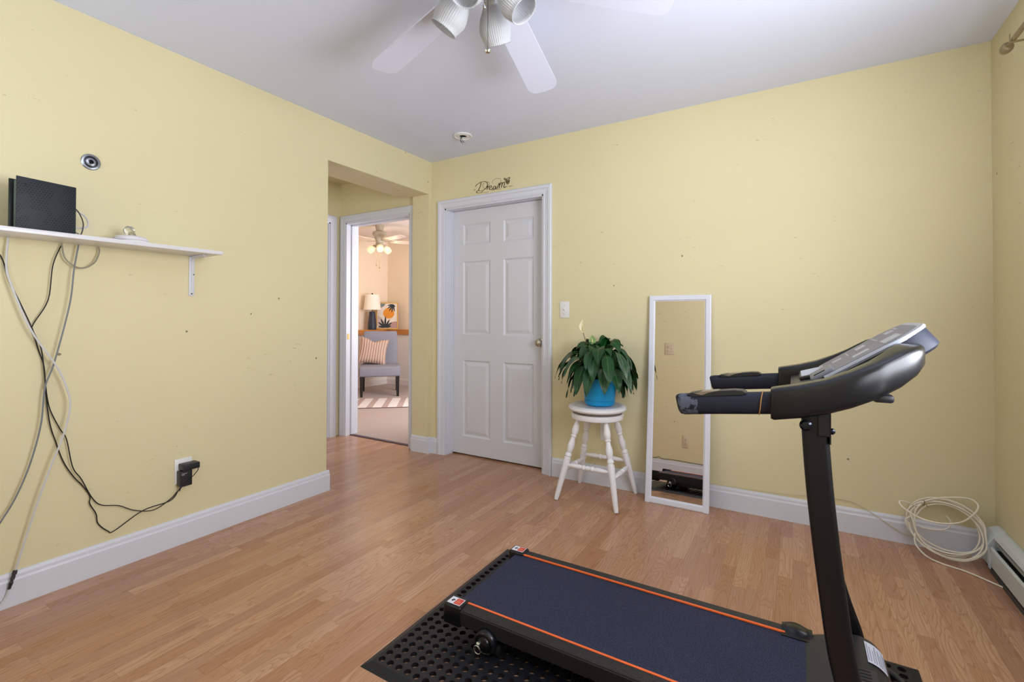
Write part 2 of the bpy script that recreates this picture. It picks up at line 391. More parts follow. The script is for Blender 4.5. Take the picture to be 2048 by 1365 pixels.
# bedroom shell
QX, QY, CZ = -3.40, 2.82, 2.50
m = MB(); m.box(-3.75, 0.0, 0.075, 3.1, -0.045, 0.004); struct(m.build('floor_bedroom', CARPET))
m = MB(); m.box(-3.8, 0.0, T, 3.2, CZ, CZ+0.05); struct(m.build('ceiling_bedroom', mat('bedroom_ceiling_paint', (228, 218, 214), 0.85)))
m = MB(); m.box(-3.8, 0, QY+0.20, QY+0.3, 0, CZ); struct(m.build('wall_bedroom_back', PEACH))
m = MB(); m.box(QX-0.30, QX-0.20, T, QY+0.2, 0, CZ); struct(m.build('wall_bedroom_left', PEACH))
m = MB(); m.box(-3.8, BX0, T, T+0.02, 0, CZ); m.box(BX1, 0, T, T+0.02, 0, CZ); m.box(BX0, BX1, T, T+0.02, DZ+0.005, CZ); struct(m.build('wall_bedroom_front', PEACH))
m = MB(); m.box(0.0, 0.08, T, 0.95, 0, CZ); m.box(0.0, 0.08, 2.25, 3.1, 0, CZ); m.box(0, 0.08, 0.95, 2.25, 0, 0.8); m.box(0, 0.08, 0.95, 2.25, 2.0, CZ); struct(m.build('wall_bedroom_right', PEACH))
m = MB(); m.box(QX, 0, QY, QY+0.2, 0, 0.85); m.box(QX-0.2, QX, T+0.02, QY+0.2, 0, 0.85); struct(m.build('wall_bedroom_lower', CREAM))
m = MB(); m.box(0.08, 1.25, 0.70, 0.75, 0, H); m.box(1.20, 1.25, T, 0.70, 0, H); m.box(0.08, 1.25, T, 0.75, H, H+0.04); m.box(0.0, 1.25, T, 0.75, -0.05, 0); struct(m.build('wall_closet_light_block', CREAM))  # unseen closet shell, added to keep sky light from leaking round the door
OAK = ribbed('oak_ledge_wood', (176, 112, 52), (194, 130, 66), 2, 26.0, 0.35, 0, 0.05)
m = MB(); m.box(QX+0.03, 0, QY-0.03, QY+0.2, 0.85, 0.935); m.box(QX-0.2, QX+0.03, T+0.02, QY+0.2, 0.85, 0.935); o = struct(m.build('trim_1', OAK, bevel=0.004)); o['label'] = 'orange-brown wooden ledge on the bedroom half wall'
BB = [(0, 0), (0.016, 0), (0.016, 0.098), (0.012, 0.106), (0.011, 0.118), (0.006, 0.128), (0, 0.130)]
def base_run(mb, p, q, nrm, h=0.130):
    """baseboard from p to q on the floor, nrm the outward normal"""
    p, q, nrm = Vector(p+(0,)), Vector(q+(0,)), Vector(nrm+(0,))
    s0 = [p+nrm*a+Vector((0, 0, b*h/0.13)) for a, b in BB]; s1 = [q+nrm*a+Vector((0, 0, b*h/0.13)) for a, b in BB]
    mb.sweep([s0, s1], smooth=False)
m = MB(); base_run(m, (0, FY), (0, -1.03+0.016), (1, 0)); m.box(-0.12, 0.001, -1.03, -1.014, 0, 0.10); struct(m.build('baseboard_left', TRIM))
m = MB(); base_run(m, (1.135, 0), (WX-0.02, 0), (0, -1)); base_run(m, (0.0, 0), (0.078, 0), (0, -1)); struct(m.build('baseboard_back', TRIM))
m = MB(); base_run(m, (-0.178, -0.035), (0.0005, -0.035), (0, -1), 0.135); base_run(m, (0, -0.0505), (0, -0.0155), (1, 0), 0.1352); struct(m.build('baseboard_return', TRIM))
m = MB(); base_run(m, (0.0, FY), (WX, FY), (0, 1)); struct(m.build('baseboard_front', TRIM))
m = MB(); base_run(m, (WX, FY), (WX, -2.4), (-1, 0)); struct(m.build('baseboard_right', TRIM))
m = MB(); base_run(m, (QX, QY), (0, QY), (0, -1), 0.11); base_run(m, (QX, T), (QX, QY), (1, 0), 0.11); struct(m.build('baseboard_bedroom', mat('bedroom_base', (220, 210, 205), 0.5)))

def casing(mb, a0, a1, z, place, w=0.068, right_w=None):
    """profiled door casing around opening a0..a1 up to z; place(a, depth, z) -> point"""
    rw = right_w or w
    prof = [(0, 0), (0.0, 0.010), (0.10, 0.013), (0.16, 0.010), (0.55, 0.014), (0.62, 0.019), (0.9, 0.020), (1.0, 0.015), (1.0, 0)]
    def ring(ca, cz, da, dz, wl): return [place(ca+da*t*wl, d, cz+dz*t*wl) for t, d in prof]
    # four stations: left foot, left top mitre, right top mitre, right foot
    st = [[place(a0-t*w, d, 0) for t, d in prof], [place(a0-t*w, d, z+t*w) for t, d in prof], [place(a1+t*rw, d, z+t*w) for t, d in prof], [place(a1+t*rw, d, 0) for t, d in prof]]
    mb.sweep(st, smooth=False)
def jamb(mb, a0, a1, z, place, depth, th=0.012):
    for q0, q1, r0, r1 in ((a0-0.001, a0+th, 0, z), (a1-th, a1+0.001, 0, z), (a0, a1, z-th, z+0.001)):
        c = [place(a, d, zz) for zz in (r0, r1) for (a, d) in ((q0, 0.004), (q1, 0.004), (q1, -depth), (q0, -depth))]
        mb.add(c, [(0, 1, 2, 3), (4, 7, 6, 5), (0, 4, 5, 1), (1, 5, 6, 2), (2, 6, 7, 3), (3, 7, 4, 0)])
back = lambda a, d, z: (a, -d, z)
hl = lambda a, d, z: (HX0+d, a, z)
# closed six panel door
d1 = bpy.data.objects.new('door_1', None); COL.objects.link(d1); struct(d1); d1['label'] = 'closed white six-panel door in the yellow back wall'
m = MB(); casing(m, DX0, DX1, DZ, back); m.build('door_casing', TRIM, d1)
m = MB(); jamb(m, DX0, DX1, DZ, back, T); m.box(DX0+0.012, DX0+0.022, 0.065, 0.08, 0, DZ-0.01); m.build('door_jamb', TRIM, d1)
def panel_door(parent, x0, x1, yf, z0, z1, th=0.035):
    mb = MB(); w = x1-x0; h = z1-z0
    # layout from the photograph: stile .10, mullion .12
    st = 0.112; mu = 0.125; pw = (w-2*st-mu)/2
    rows = [(0.115, 0.775), (0.955, 1.595), (1.700, 1.905)]
    xs = [x0, x0+st, x0+st+pw, x0+st+pw+mu, x1-st, x1]
    zs = [z0]; 
    for a, b in rows: zs += [z0+a*h/2.02+0.03, z0+b*h/2.02+0.0]
    zs.append(z1)
    pan = {(i, j) for i in (1, 3) for j in (1, 3, 5)}
    for i in range(5):
        for j in range(7):
            a0, a1, b0, b1 = xs[i], xs[i+1], zs[j], zs[j+1]
            if (i, j) in pan:
                # moulded recess and raised field
                lv = [(0, 0), (0.012, 0.009), (0.020, 0.009), (0.045, 0.002)]
                prev = None
                for t, d in lv:
                    r = [(a0+t, yf+d, b0+t), (a1-t, yf+d, b0+t), (a1-t, yf+d, b1-t), (a0+t, yf+d, b1-t)]
                    b = mb.add(r, [])
                    if prev is not None:
                        for k in range(4): mb.f.append([prev+k, prev+(k+1) % 4, b+(k+1) % 4, b+k]); mb.sm.append(False); mb.mi.append(0)
                    prev = b
                mb.f.append([prev, prev+1, prev+2, prev+3]); mb.sm.append(False); mb.mi.append(0)
            else: mb.add([(a0, yf, b0), (a1, yf, b0), (a1, yf, b1), (a0, yf, b1)], [(0, 1, 2, 3)])
    mb.box(x0, x1, yf+0.012, yf+th, z0, z1)
    for q in ((x0, x0+0.0005), (x1-0.0005, x1)): mb.box(q[0], q[1], yf, yf+0.012, z0, z1)
    mb.box(x0, x1, yf, yf+0.012, z0, z0+0.0005); mb.box(x0, x1, yf, yf+0.012, z1-0.0005, z1)
    return mb.build('door_leaf', DOORW, parent)
leaf = panel_door(d1, DX0+0.014, DX1-0.014, 0.080, 0.012, DZ-0.014)
kx, kz = 1.008, 0.945
m = MB(); m.lathe([(0.0, 0), (0.033, 0), (0.033, 0.006), (0.026, 0.010), (0.014, 0.012), (0.012, 0.034), (0.018, 0.040), (0.027, 0.048), (0.029, 0.058), (0.024, 0.068), (0.012, 0.073), (0, 0.074)], 28, align((kx, 0.080, kz), (0, -1, 0)))
m.build('door_knob', NICKEL, leaf)
struct(d1)
# bedroom doorway and hall doorway
d2 = bpy.data.objects.new('door_2', None); COL.objects.link(d2); struct(d2)
m = MB(); casing(m, BX0, BX1, DZ+0.005, back, 0.07, 0.055); m.build('door_casing', TRIM, d2)
m = MB(); jamb(m, BX0, BX1, DZ+0.005, back, T+0.02); m.box(BX0+0.011, BX0+0.021, 0.055, 0.09, 0, DZ); m.box(BX0, BX1, 0.055, 0.09, DZ-0.017, DZ-0.006); m.build('door_jamb', TRIM, d2)
m = MB(); m.box(BX0+0.0115, BX0+0.0145, 0.008, 0.034, 0.92, 0.975); m.build('strike_plate', mat('old_brass', (150, 125, 80), 0.35, metal=1.0), d2)
m = MB(); m.box(BX0+0.012, BX1-0.012, 0.045, 0.078, -0.002, 0.007); m.build('threshold', mat('dark_threshold', (86, 72, 84), 0.6), d2)
d3 = bpy.data.objects.new('door_3', None); COL.objects.link(d3); struct(d3)
m = MB(); casing(m, LY0, LY1, DZ, hl, 0.068); m.build('door_casing', TRIM, d3)
m = MB(); jamb(m, LY0, LY1, DZ, hl, T); m.build('door_jamb', TRIM, d3)
m = MB(); m.box(HX0-T+0.01, HX0-T+0.045, LY0+0.013, LY1-0.013, 0.01, DZ-0.013); m.build('door_leaf', DOORW, d3)

# ================================================================== TREADMILL
MATZ = 0.014
tm = thing('treadmill', 'black folding treadmill with orange-striped deck standing on the holed rubber mat', 'treadmill', (2.2, -1.51, MATZ))
YN, YF = -1.755, -1.265                       # outer deck edges
BELT = speckle_material('treadmill_belt', (18, 21, 38), (74, 82, 116), 520, 0.60, 0.8, 0.25)
RAILM = ribbed('ribbed_rail_plastic', (20, 20, 23), (44, 44, 46), 1, 190.0, 0.45, 0, 0.8)
ORG = mat('orange_stripe', (240, 108, 52), 0.4)
m = MB(); m.box(1.62, 2.66, YN+0.05, YF-0.05, 0.085, 0.104); m.build('deck_board', BLKM, tm)
m = MB()
ring = [(1.600, 0.098), (1.595, 0.109), (1.604, 0.1165), (1.62, 0.1175), (2.68, 0.1175), (2.68, 0.1145), (1.62, 0.1145), (1.608, 0.098), (1.62, 0.076), (2.6, 0.076), (2.6, 0.073), (1.61, 0.073), (1.599, 0.085)]
m.prism(ring, YN+0.047, YF-0.047, 'y'); m.build('running_belt', BELT, tm, auto=60)
m = MB()
m.lathe([(0.0, 0), (0.02, 0), (0.02, YF-YN-0.11), (0, YF-YN-0.11)], 20, align((1.622, YN+0.055, 0.095), (0, 1, 0))); m.build('rear_roller', mat('roller_steel', (60, 60, 64), 0.4, metal=0.8), tm)
for s, y0, y1 in ((1, YN, YN+0.05), (-1, YF-0.05, YF)):
    r = MB(); yo, yi = (y0, y1) if s > 0 else (y1, y0)
    poly = [(yo, 0.070), (yo, 0.114), (yo+s*0.004, 0.120), (yo+s*0.041, 0.1225), (yi, 0.119), (yi, 0.105), (yo+s*0.03, 0.100), (yo+s*0.03, 0.070)]
    r.prism(poly, 1.64, 2.63, 'x'); rail = r.build('side_rail', RAILM, tm)
    r = MB(); r.box(1.64, 2.60, min(yi, yi-s*0.008), max(yi, yi-s*0.008), 0.1195, 0.1235); r.build('orange_stripe', ORG, rail)['label'] = 'thin orange stripe'
    c = MB(); c.rbox(1.568, 1.642, y0-0.004, y1+0.006*(1 if s > 0 else 0)+0.004, 0.058, 0.128, 0.008, 3)
    cap = c.build('end_cap', GUN, tm)
    ya, yb = y0+0.006, y1-0.006; zt = 0.1282
    c = MB(); c.box(1.578, 1.632, ya, yb, zt, zt+0.0006); st = c.build('warning_sticker', mat('sticker_white', (222, 224, 236), 0.4), cap); st['label'] = 'white and red warning sticker'
    c = MB(); c.box(1.603, 1.630, ya+0.003, yb-0.003, zt+0.0006, zt+0.0009)
    # figure and lines in the white half
    c.mi = [0]*len(c.f); k0 = len(c.f)
    c.box(1.589, 1.594, ya+0.012, yb-0.012, zt+0.0006, zt+0.0009, mi=1); c.box(1.586, 1.589, ya+0.016, yb-0.016, zt+0.0006, zt+0.0009, mi=1); c.box(1.594, 1.599, ya+0.018, yb-0.014, zt+0.0006, zt+0.0009, mi=1)
    for q in range(3): c.box(1.609+q*0.006, 1.611+q*0.006, ya+0.008, yb-0.008-0.004*q, zt+0.0009, zt+0.0011, mi=2)
    c.build('sticker_print', [mat('sticker_red', (205, 66, 44), 0.45), mat('sticker_dark', (50, 52, 62), 0.5), mat('sticker_line', (228, 150, 130), 0.5)], cap)
    # rear foot with the round cover and pull ring
    yy = y0-0.001 if s > 0 else y1+0.001; dr = (0, -s, 0)
    f = MB(); f.lathe([(0, -0.012), (0.036, -0.012), (0.040, -0.004), (0.040, 0.010), (0.036, 0.018), (0.031, 0.021), (0.029, 0.019), (0.024, 0.020), (0.022, 0.025), (0.014, 0.030), (0, 0.031)], 32, align((1.752, yy, 0.056), dr))
    foot = f.build('rear_foot', GUN, tm)
    f = MB(); f.lathe([(0, 0.028), (0.008, 0.028), (0.008, 0.038), (0.004, 0.042), (0, 0.042)], 16, align((1.742, yy, 0.062), dr))
    cy = yy-s*0.042; pts = [(1.742+0.013*cos(a), cy-s*0.002*sin(a), 0.047+0.014*sin(a)) for a in [2*pi*k/20 for k in range(20)]]
    f.tube(pts, 0.0015, 6, closed=True, sub=1); f.build('pull_ring', CHROME, foot)['label'] = 'chrome pull ring'
    # small support under the foot down to the mat
    f = MB(); f.rbox(1.70, 1.80, min(yy, yy+s*0.03), max(yy, yy+s*0.03), MATZ+0.0005, 0.05, 0.006, 2); f.build('foot_block', BLK, tm)
# frame under deck
m = MB()
for y in (YN+0.035, YF-0.055): m.box(1.72, 2.72, y, y+0.02, 0.045, 0.075)
for x in (1.85, 2.2, 2.55): m.box(x, x+0.03, YN+0.05, YF-0.05, 0.045, 0.073)
m.build('deck_frame', BLKM, tm)
# motor hood: a lofted shell with a rounded nose
def hood_ring(y, k, dz):
    P = [(2.655, 0.030), (2.655, 0.118), (2.675, 0.124), (2.71, 0.138), (2.745, 0.153), (2.775, 0.163), (2.80, 0.166), (2.825, 0.158), (2.845, 0.140), (2.858, 0.112), (2.862, 0.080), (2.862, 0.030)]
    return [(2.655+(x-2.655)*k, y, 0.030+(z-0.030)*dz) for x, z in P]
ys = [(YN-0.005, 0.90, 0.80), (YN+0.002, 0.95, 0.90), (YN+0.02, 0.99, 0.97), (YN+0.05, 1, 1), (YF-0.05, 1, 1), (YF-0.02, 0.99, 0.97), (YF-0.002, 0.95, 0.90), (YF+0.005, 0.90, 0.80)]
m = MB(); m.sweep([hood_ring(*a) for a in ys]); 
hood = m.build('motor_hood', mat('hood_plastic', (40, 42, 46), 0.40, bump=0.1, bscale=600), tm, auto=50)
# vent grille panel with slots
m = MB(); Rg = Matrix.Translation((2.778, 0, 0.1655)) @ Matrix.Rotation(R(-4), 4, 'Y')
m.rbox(-0.036, 0.040, -1.62, -1.455, -0.004, 0.0025, 0.002, 2, M=Rg); vp = m.build('vent_panel', mat('vent_plastic', (48, 50, 56), 0.42), hood)
m = MB()
for k in range(11): y = -1.607+k*0.0138; m.rbox(-0.022, 0.026, y, y+0.0062, 0.0005, 0.0032, 0.001, 1, M=Rg)
m.build('vent_slots', mat('vent_dark', (6, 6, 7), 0.8), vp)
# curved data sticker on the nose
m = MB(); prof = [(2.802, 0.1665), (2.815, 0.1635), (2.827, 0.1582), (2.838, 0.1500), (2.846, 0.1412)]
v = []; f = []
for x, z in prof: v += [(x+0.0012, -1.415, z+0.0010), (x+0.0012, -1.315, z+0.0010)]
for i in range(len(prof)-1): f.append((2*i, 2*i+1, 2*i+3, 2*i+2))
m.add(v, f, True); stk = m.build('data_sticker', mat('data_sticker_paper', (206, 208, 226), 0.5), hood); stk['label'] = 'white printed data sticker'
m = MB()
for i in range(len(prof)-1):
    (x0, z0), (x1, z1) = prof[i], prof[i+1]
    for q in range(2):
        ta, tb = 0.15+0.45*q, 0.32+0.45*q
        a = (x0+(x1-x0)*ta+0.0019, z0+(z1-z0)*ta+0.0016); b = (x0+(x1-x0)*tb+0.0019, z0+(z1-z0)*tb+0.0016)
        ye = -1.325-0.012*((i*2+q) % 3)
        m.add([(a[0], -1.407, a[1]), (a[0], ye, a[1]), (b[0], ye, b[1]), (b[0], -1.407, b[1])], [(0, 1, 2, 3)])
m.build('sticker_text', mat('sticker_text_ink', (150, 152, 172), 0.6), stk)
# shoulder mouldings where the rails meet the hood
for s, yo in ((1, YN), (-1, YF)):
    m = MB(); n = 14; rings = []
    for i in range(n+1):
        t = i/n; x = 2.590+0.085*t; zt = 0.1265+0.010*sin(pi*min(1, t*1.15))**1.2; wdt = 0.062
        yi = yo+s*wdt
        rings.append([(x, yo-s*0.006, 0.065), (x, yo-s*0.006, zt-0.006), (x, yo, zt), (x, yo+s*0.030, zt), (x, yo+s*0.034, zt-0.003-0.004*sin(pi*t)), (x, yi, 0.1205), (x, yi, 0.110), (x, yi, 0.065)])
    m.sweep(rings); m.build('hood_shoulder', GUN, tm, auto=50)
# uprights : curved oblong tubes
def upright(y):
    P = [(2.803, 0.030), (2.797, 0.07), (2.783, 0.14), (2.757, 0.22), (2.735, 0.30), (2.716, 0.39), (2.697, 0.55), (2.681, 0.71), (2.672, 0.84), (2.669, 0.925)]
    q = []; 
    for i in range(len(P)-1):
        p0, p1, p2, p3 = P[max(0, i-1)], P[i], P[i+1], P[min(len(P)-1, i+2)]
        for j in range(5):
            t = j/5; q.append(tuple(0.5*((2*p1[k])+(-p0[k]+p2[k])*t+(2*p0[k]-5*p1[k]+4*p2[k]-p3[k])*t*t+(-p0[k]+3*p1[k]-3*p2[k]+p3[k])*t**3) for k in (0, 1)))
    q.append(P[-1]); rings = []
    a, b, r = 0.0265, 0.0125, 0.010
    for i, (x, z) in enumerate(q):
        x0, z0 = q[max(0, i-1)]; x1, z1 = q[min(len(q)-1, i+1)]
        t = Vector((x1-x0, 0, z1-z0)).normalized(); u = Vector((t.z, 0, -t.x)); c = Vector((x, y, z)); rg = []
        for sx, sy, a0 in ((1, 1, 0), (-1, 1, 90), (-1, -1, 180), (1, -1, 270)):
            for k in range(4):
                an = R(a0+k*30); rg.append(c+u*(sx*(a-r)+r*cos(an))+Vector((0, 1, 0))*(sy*(b-r)+r*sin(an)))
        rings.append(rg)
    mb = MB(); mb.sweep(rings); return mb
for s, y in ((1, -1.790), (-1, -1.230)):
    up = upright(y).build('upright_post', mat('upright_paint', (10, 11, 18), 0.38, bump=0.08, bscale=700), tm, auto=60)
    m = MB(); m.box(2.676, 2.700, y-0.0165, y-0.0130, 0.862, 0.925); m.box(2.697, 2.700, y-0.0165, y+0.0165, 0.845, 0.925)
    m.build('clamp_bracket', BLKM, up, bevel=0.001)
    m = MB(); m.lathe([(0, 0), (0.007, 0), (0.0075, 0.004), (0.004, 0.008), (0, 0.009)], 16, align((2.700, y, 0.872), (1, 0, 0)))
    m.build('bolt', mat('black_chrome', (50, 52, 60), 0.15, metal=0.9), up)
    m = MB(); m.lathe([(0, 0), (0.010, 0), (0.0125, 0.003), (0.0125, 0.009), (0.008, 0.014), (0, 0.015)], 20, align((2.652, y-s*0.0125, 0.884), (0, -s, 0)))
    m.build('bolt', mat('black_chrome', (50, 52, 60), 0.15, metal=0.9), up)
    # foot of the upright, a flat side plate joining the base
    m = MB(); m.prism([(2.72, 0.024), (2.86, 0.024), (2.86, 0.060), (2.83, 0.085), (2.74, 0.085)], *( (y+0.013, YN-0.002) if s > 0 else (YF+0.002, y-0.013) ), 'y'); m.build('base_plate', BLKM, tm)
m = MB(); m.rbox(2.74, 2.80, -1.81, -1.21, MATZ+0.0005, 0.030, 0.005, 2); m.build('base_bar', BLKM, tm)
# curved carry bar and transport wheels ahead of the motor
m = MB(); m.tube([(2.84, -1.60, 0.05), (2.885, -1.56, 0.048), (2.915, -1.50, 0.046), (2.925, -1.40, 0.044), (2.915, -1.30, 0.044), (2.885, -1.24, 0.046), (2.84, -1.215, 0.05)], 0.009, 12); m.build('front_bar', mat('front_bar_plastic', (46, 47, 50), 0.45), tm)
for y in (-1.70, -1.32):
    m = MB(); m.lathe([(0, 0), (0.020, 0), (0.022, 0.003), (0.022, 0.017), (0.020, 0.020), (0, 0.020)], 24, align((2.875, y, MATZ+0.0225), (0, 1, 0))); m.build('transport_wheel', BLK, tm)
# hoop shaped console body : sweep of a rounded section
def hoop():
    st = [(2.583, -1.790, 0.890, 0.961, 0.030), (2.590, -1.790, 0.888, 0.963, 0.033), (2.640, -1.790, 0.8975, 0.974, 0.034), (2.690, -1.790, 0.911, 0.989, 0.034), (2.735, -1.788, 0.929, 1.009, 0.033),
          (2.775, -1.782, 0.950, 1.030, 0.032), (2.810, -1.768, 0.976, 1.050, 0.031), (2.834, -1.742, 0.999, 1.063, 0.030), (2.850, -1.706, 1.016, 1.068, 0.028), (2.857, -1.660, 1.024, 1.068, 0.026), (2.860, -1.60, 1.026, 1.066, 0.024), (2.860, -1.51, 1.026, 1.064, 0.024)]
    full = st+[(x, -3.02-y, a, b, w) for x, y, a, b, w in st[::-1][1:]]
    rings = []
    for i, (x, y, zb, zt, w) in enumerate(full):
        x0, y0 = full[max(0, i-1)][:2]; x1, y1 = full[min(len(full)-1, i+1)][:2]
        if x0 == x1 and y0 == y1: x1 += 0.01
        t = Vector((x1-x0, y1-y0, 0)).normalized()
        if i in (0,): t = Vector((1, 0, 0))
        if i == len(full)-1: t = Vector((-1, 0, 0))
        nn = Vector((t.y, -t.x, 0)); c = Vector((x, y, 0)); h = zt-zb; rg = []
        # superellipse section
        for k in range(24):
            a = 2*pi*k/24; ca, sa = cos(a), sin(a); e = 0.42
            px = w*math.copysign(abs(ca)**e, ca); pz = (zt+zb)/2+h/2*math.copysign(abs(sa)**e, sa)
            rg.append(c+nn*px+Vector((0, 0, pz)))
        rings.append(rg)
    mb = MB(); mb.sweep(rings); return mb
hp = hoop().build('console_body', GUN, tm, auto=70)
# tray floor between the arms
m = MB()
tray = [(2.625, 0.915), (2.66, 0.935), (2.72, 0.950), (2.79, 0.985), (2.832, 1.010), (2.832, 1.020), (2.79, 0.997), (2.72, 0.962), (2.655, 0.947), (2.62, 0.938)]
m.prism(tray, -1.752, -1.268, 'y'); m.build('console_tray', mat('tray_plastic', (46, 46, 50), 0.38), tm, auto=50)
m = MB(); M0 = Matrix.Translation((2.655, 0, 0.948)) @ Matrix.Rotation(R(-17), 4, 'Y')
m.rbox(-0.012, 0.062, -1.45, -1.275, -0.001, 0.009, 0.003, 2, M=M0); rt = m.build('ribbed_holder', mat('holder_plastic', (34, 35, 38), 0.4), tm)
m = MB()
for k in range(9): y = -1.437+k*0.0185; m.rbox(-0.006, 0.056, y, y+0.0040, 0.008, 0.0115, 0.001, 1, M=M0)
m.build('holder_ribs', mat('silver_rib', (205, 208, 214), 0.3, metal=0.3), rt)['label'] = 'silver ribs'
# display panel: rounded slab tilted about 32 degrees
PA = R(-34.0); Mp = Matrix.Translation((2.696, -1.505, 0.976)) @ Matrix.Rotation(PA, 4, 'Y')
def slab_outline(L0, L1, hw0, hw1, r):
    o = [(L0, -hw0), ]
    for k in range(9):
        a = -pi/2+k/8*pi/2; o.append((L1-r+r*cos(a), -hw1+r+r*sin(a)))
    for k in range(9):
        a = k/8*pi/2; o.append((L1-r+r*cos(a), hw1-r+r*sin(a)))
    o.append((L0, hw0)); return o
def loft(outs, mb, M):
    mb.sweep([[M @ Vector((x, y, z)) for x, y in o] for o, z in outs], smooth=True)
m = MB(); loft([(slab_outline(0.010, 0.232, 0.146, 0.150, 0.05), -0.052), (slab_outline(0.0, 0.240, 0.152, 0.157, 0.055), -0.046), (slab_outline(0, 0.238, 0.154, 0.160, 0.060), -0.004), (slab_outline(0, 0.236, 0.152, 0.158, 0.060), 0.0)], m, Mp)
ch = m.build('console_housing', mat('housing_plastic', (28, 32, 48), 0.48, spec=0.4), tm, auto=40)
m = MB(); loft([(slab_outline(0.0, 0.240, 0.155, 0.162, 0.072), -0.005), (slab_outline(0.0, 0.243, 0.157, 0.165, 0.074), 0.0), (slab_outline(0.0, 0.241, 0.155, 0.163, 0.073), 0.004), (slab_outline(0.0, 0.236, 0.150, 0.158, 0.070), 0.005)], m, Mp)
dp = m.build('display_panel', mat('panel_silver', (164, 168, 182), 0.34, metal=0.1), tm, auto=40); dp['label'] = 'grey silver-edged display panel'
m = MB(); loft([(slab_outline(0.010, 0.228, 0.144, 0.151, 0.064), 0.0048), (slab_outline(0.010, 0.228, 0.144, 0.151, 0.064), 0.0062)], m, Mp)
fc = m.build('panel_face', mat('panel_grey', (112, 115, 128), 0.42), dp)
m = MB()
for (x0, x1, y0, y1) in ((0.035, 0.06, 0.02, 0.06), (0.075, 0.078, 0.01, 0.10), (0.10, 0.125, 0.03, 0.09), (0.15, 0.153, 0.01, 0.12), (0.18, 0.20, 0.04, 0.10), (0.19, 0.195, 0.05, 0.11), (0.205, 0.210, 0.05, 0.11), (0.08, 0.12, -0.09, -0.05), (0.15, 0.19, -0.12, -0.04)):
    m.box(x0, x1, y0, y1, 0.0060, 0.0068, M=Mp)
m.build('panel_print', mat('panel_print_ink', (176, 178, 186), 0.4), dp)
m = MB(); m.rbox(-0.030, 0.030, -0.140, -0.020, 0.0, 0.014, 0.006, 3, M=Mp); sp_ = m.build('speaker_pod', mat('pod_grey', (112, 114, 124), 0.42), tm)
m = MB()
for k in range(3): m.box(-0.018, 0.010, -0.125+k*0.007, -0.122+k*0.007, 0.0135, 0.0146, M=Mp)
m.build('speaker_slots', mat('vent_dark', (6, 6, 7), 0.8), sp_)
m = MB(); m.rbox(2.775, 2.812, -1.80, -1.765, 0.945, 0.962, 0.006, 2); m.build('safety_clip', BLK, tm)
# handles with pulse plates
for s, y, z in ((1, -1.790, 0.9035), (-1, -1.230, 0.8930)):
    hz = lambda x: 0.102*(x-2.37)
    rings = []
    for x, k in ((2.366, 0.80), (2.369, 0.92), (2.378, 1.0), (2.45, 1.0), (2.52, 1.0), (2.60, 1.0)):
        rings.append([(x+0.012*(0.5-0.5*sin(2*pi*j/24))*(1 if x < 2.4 else 0), y+0.021*k*math.copysign(abs(cos(2*pi*j/24))**0.75, cos(2*pi*j/24)), z+hz(x)+0.0265*k*math.copysign(abs(sin(2*pi*j/24))**0.75, sin(2*pi*j/24))) for j in range(24)])
    g = NT('foam_grip_%d' % (0 if s > 0 else 1)); tc = g.n('TexCoord').outputs['Object']
    n1 = g.n('TexNoise', i_Scale=38.0, i_Detail=6.0, i_Roughness=0.7); g.l(tc, n1.inputs['Vector'])
    sx = g.n('SeparateXYZ'); g.l(tc, sx.inputs[0])
    wr = g.math('MULTIPLY', g.math('GREATER_THAN', n1.outputs['Fac'], 0.50), g.math('LESS_THAN', g.math('ABSOLUTE', g.math('SUBTRACT', sx.outputs[0], 2.398)), 0.024))
    wr = g.math('MULTIPLY', wr, (0.5 if s > 0 else 0.0))
    g.l(g.mix(wr, lin((17, 22, 38)), lin((108, 114, 134))), g.b.inputs['Base Color']); g.b.inputs['Roughness'].default_value = 0.55; g.b.inputs['Specular IOR Level'].default_value = 0.35
    mb = MB(); mb.sweep(rings); hd = mb.build('handle', g.m, tm, auto=70)
    if s > 0: hd['label'] = 'scuffed foam handle'
    mb = MB(); P = [(2.395, 0.0), (2.402, 0.004), (2.425, 0.007), (2.505, 0.0095), (2.522, 0.008), (2.532, 0.002), (2.525, -0.003), (2.41, -0.006)]
    mb.prism([(x, z+hz(x)+0.0245+dz) for x, dz in P], y-0.0185, y+0.0185, 'y'); pp = mb.build('pulse_plate', mat('pulse_black', (30, 31, 35), 0.4), hd, bevel=0.0015)
    mb = MB(); mb.prism([(2.412, z+0.0325), (2.428, z+0.0375), (2.470, z+0.0435), (2.448, z+0.0370), (2.432, z+0.0295)], y-0.0192, y+0.0192, 'y'); mb.build('pulse_sensor', mat('sensor_steel', (150, 140, 135), 0.3, metal=0.8), pp)
    if s > 0:
        mb = MB(); mb.tube([(2.562+0.004*sin(a), y+0.0225*math.copysign(abs(cos(a))**0.75, cos(a)), z+0.0198+0.028*math.copysign(abs(sin(a))**0.75, sin(a))) for a in [2*pi*k/24 for k in range(24)]], 0.0012, 6, closed=True, sub=1); tag(mb.build('rubber_band', mat('rubber_band_tan', (170, 120, 66), 0.6)), 'tan rubber band around the near treadmill handle', 'rubber band')

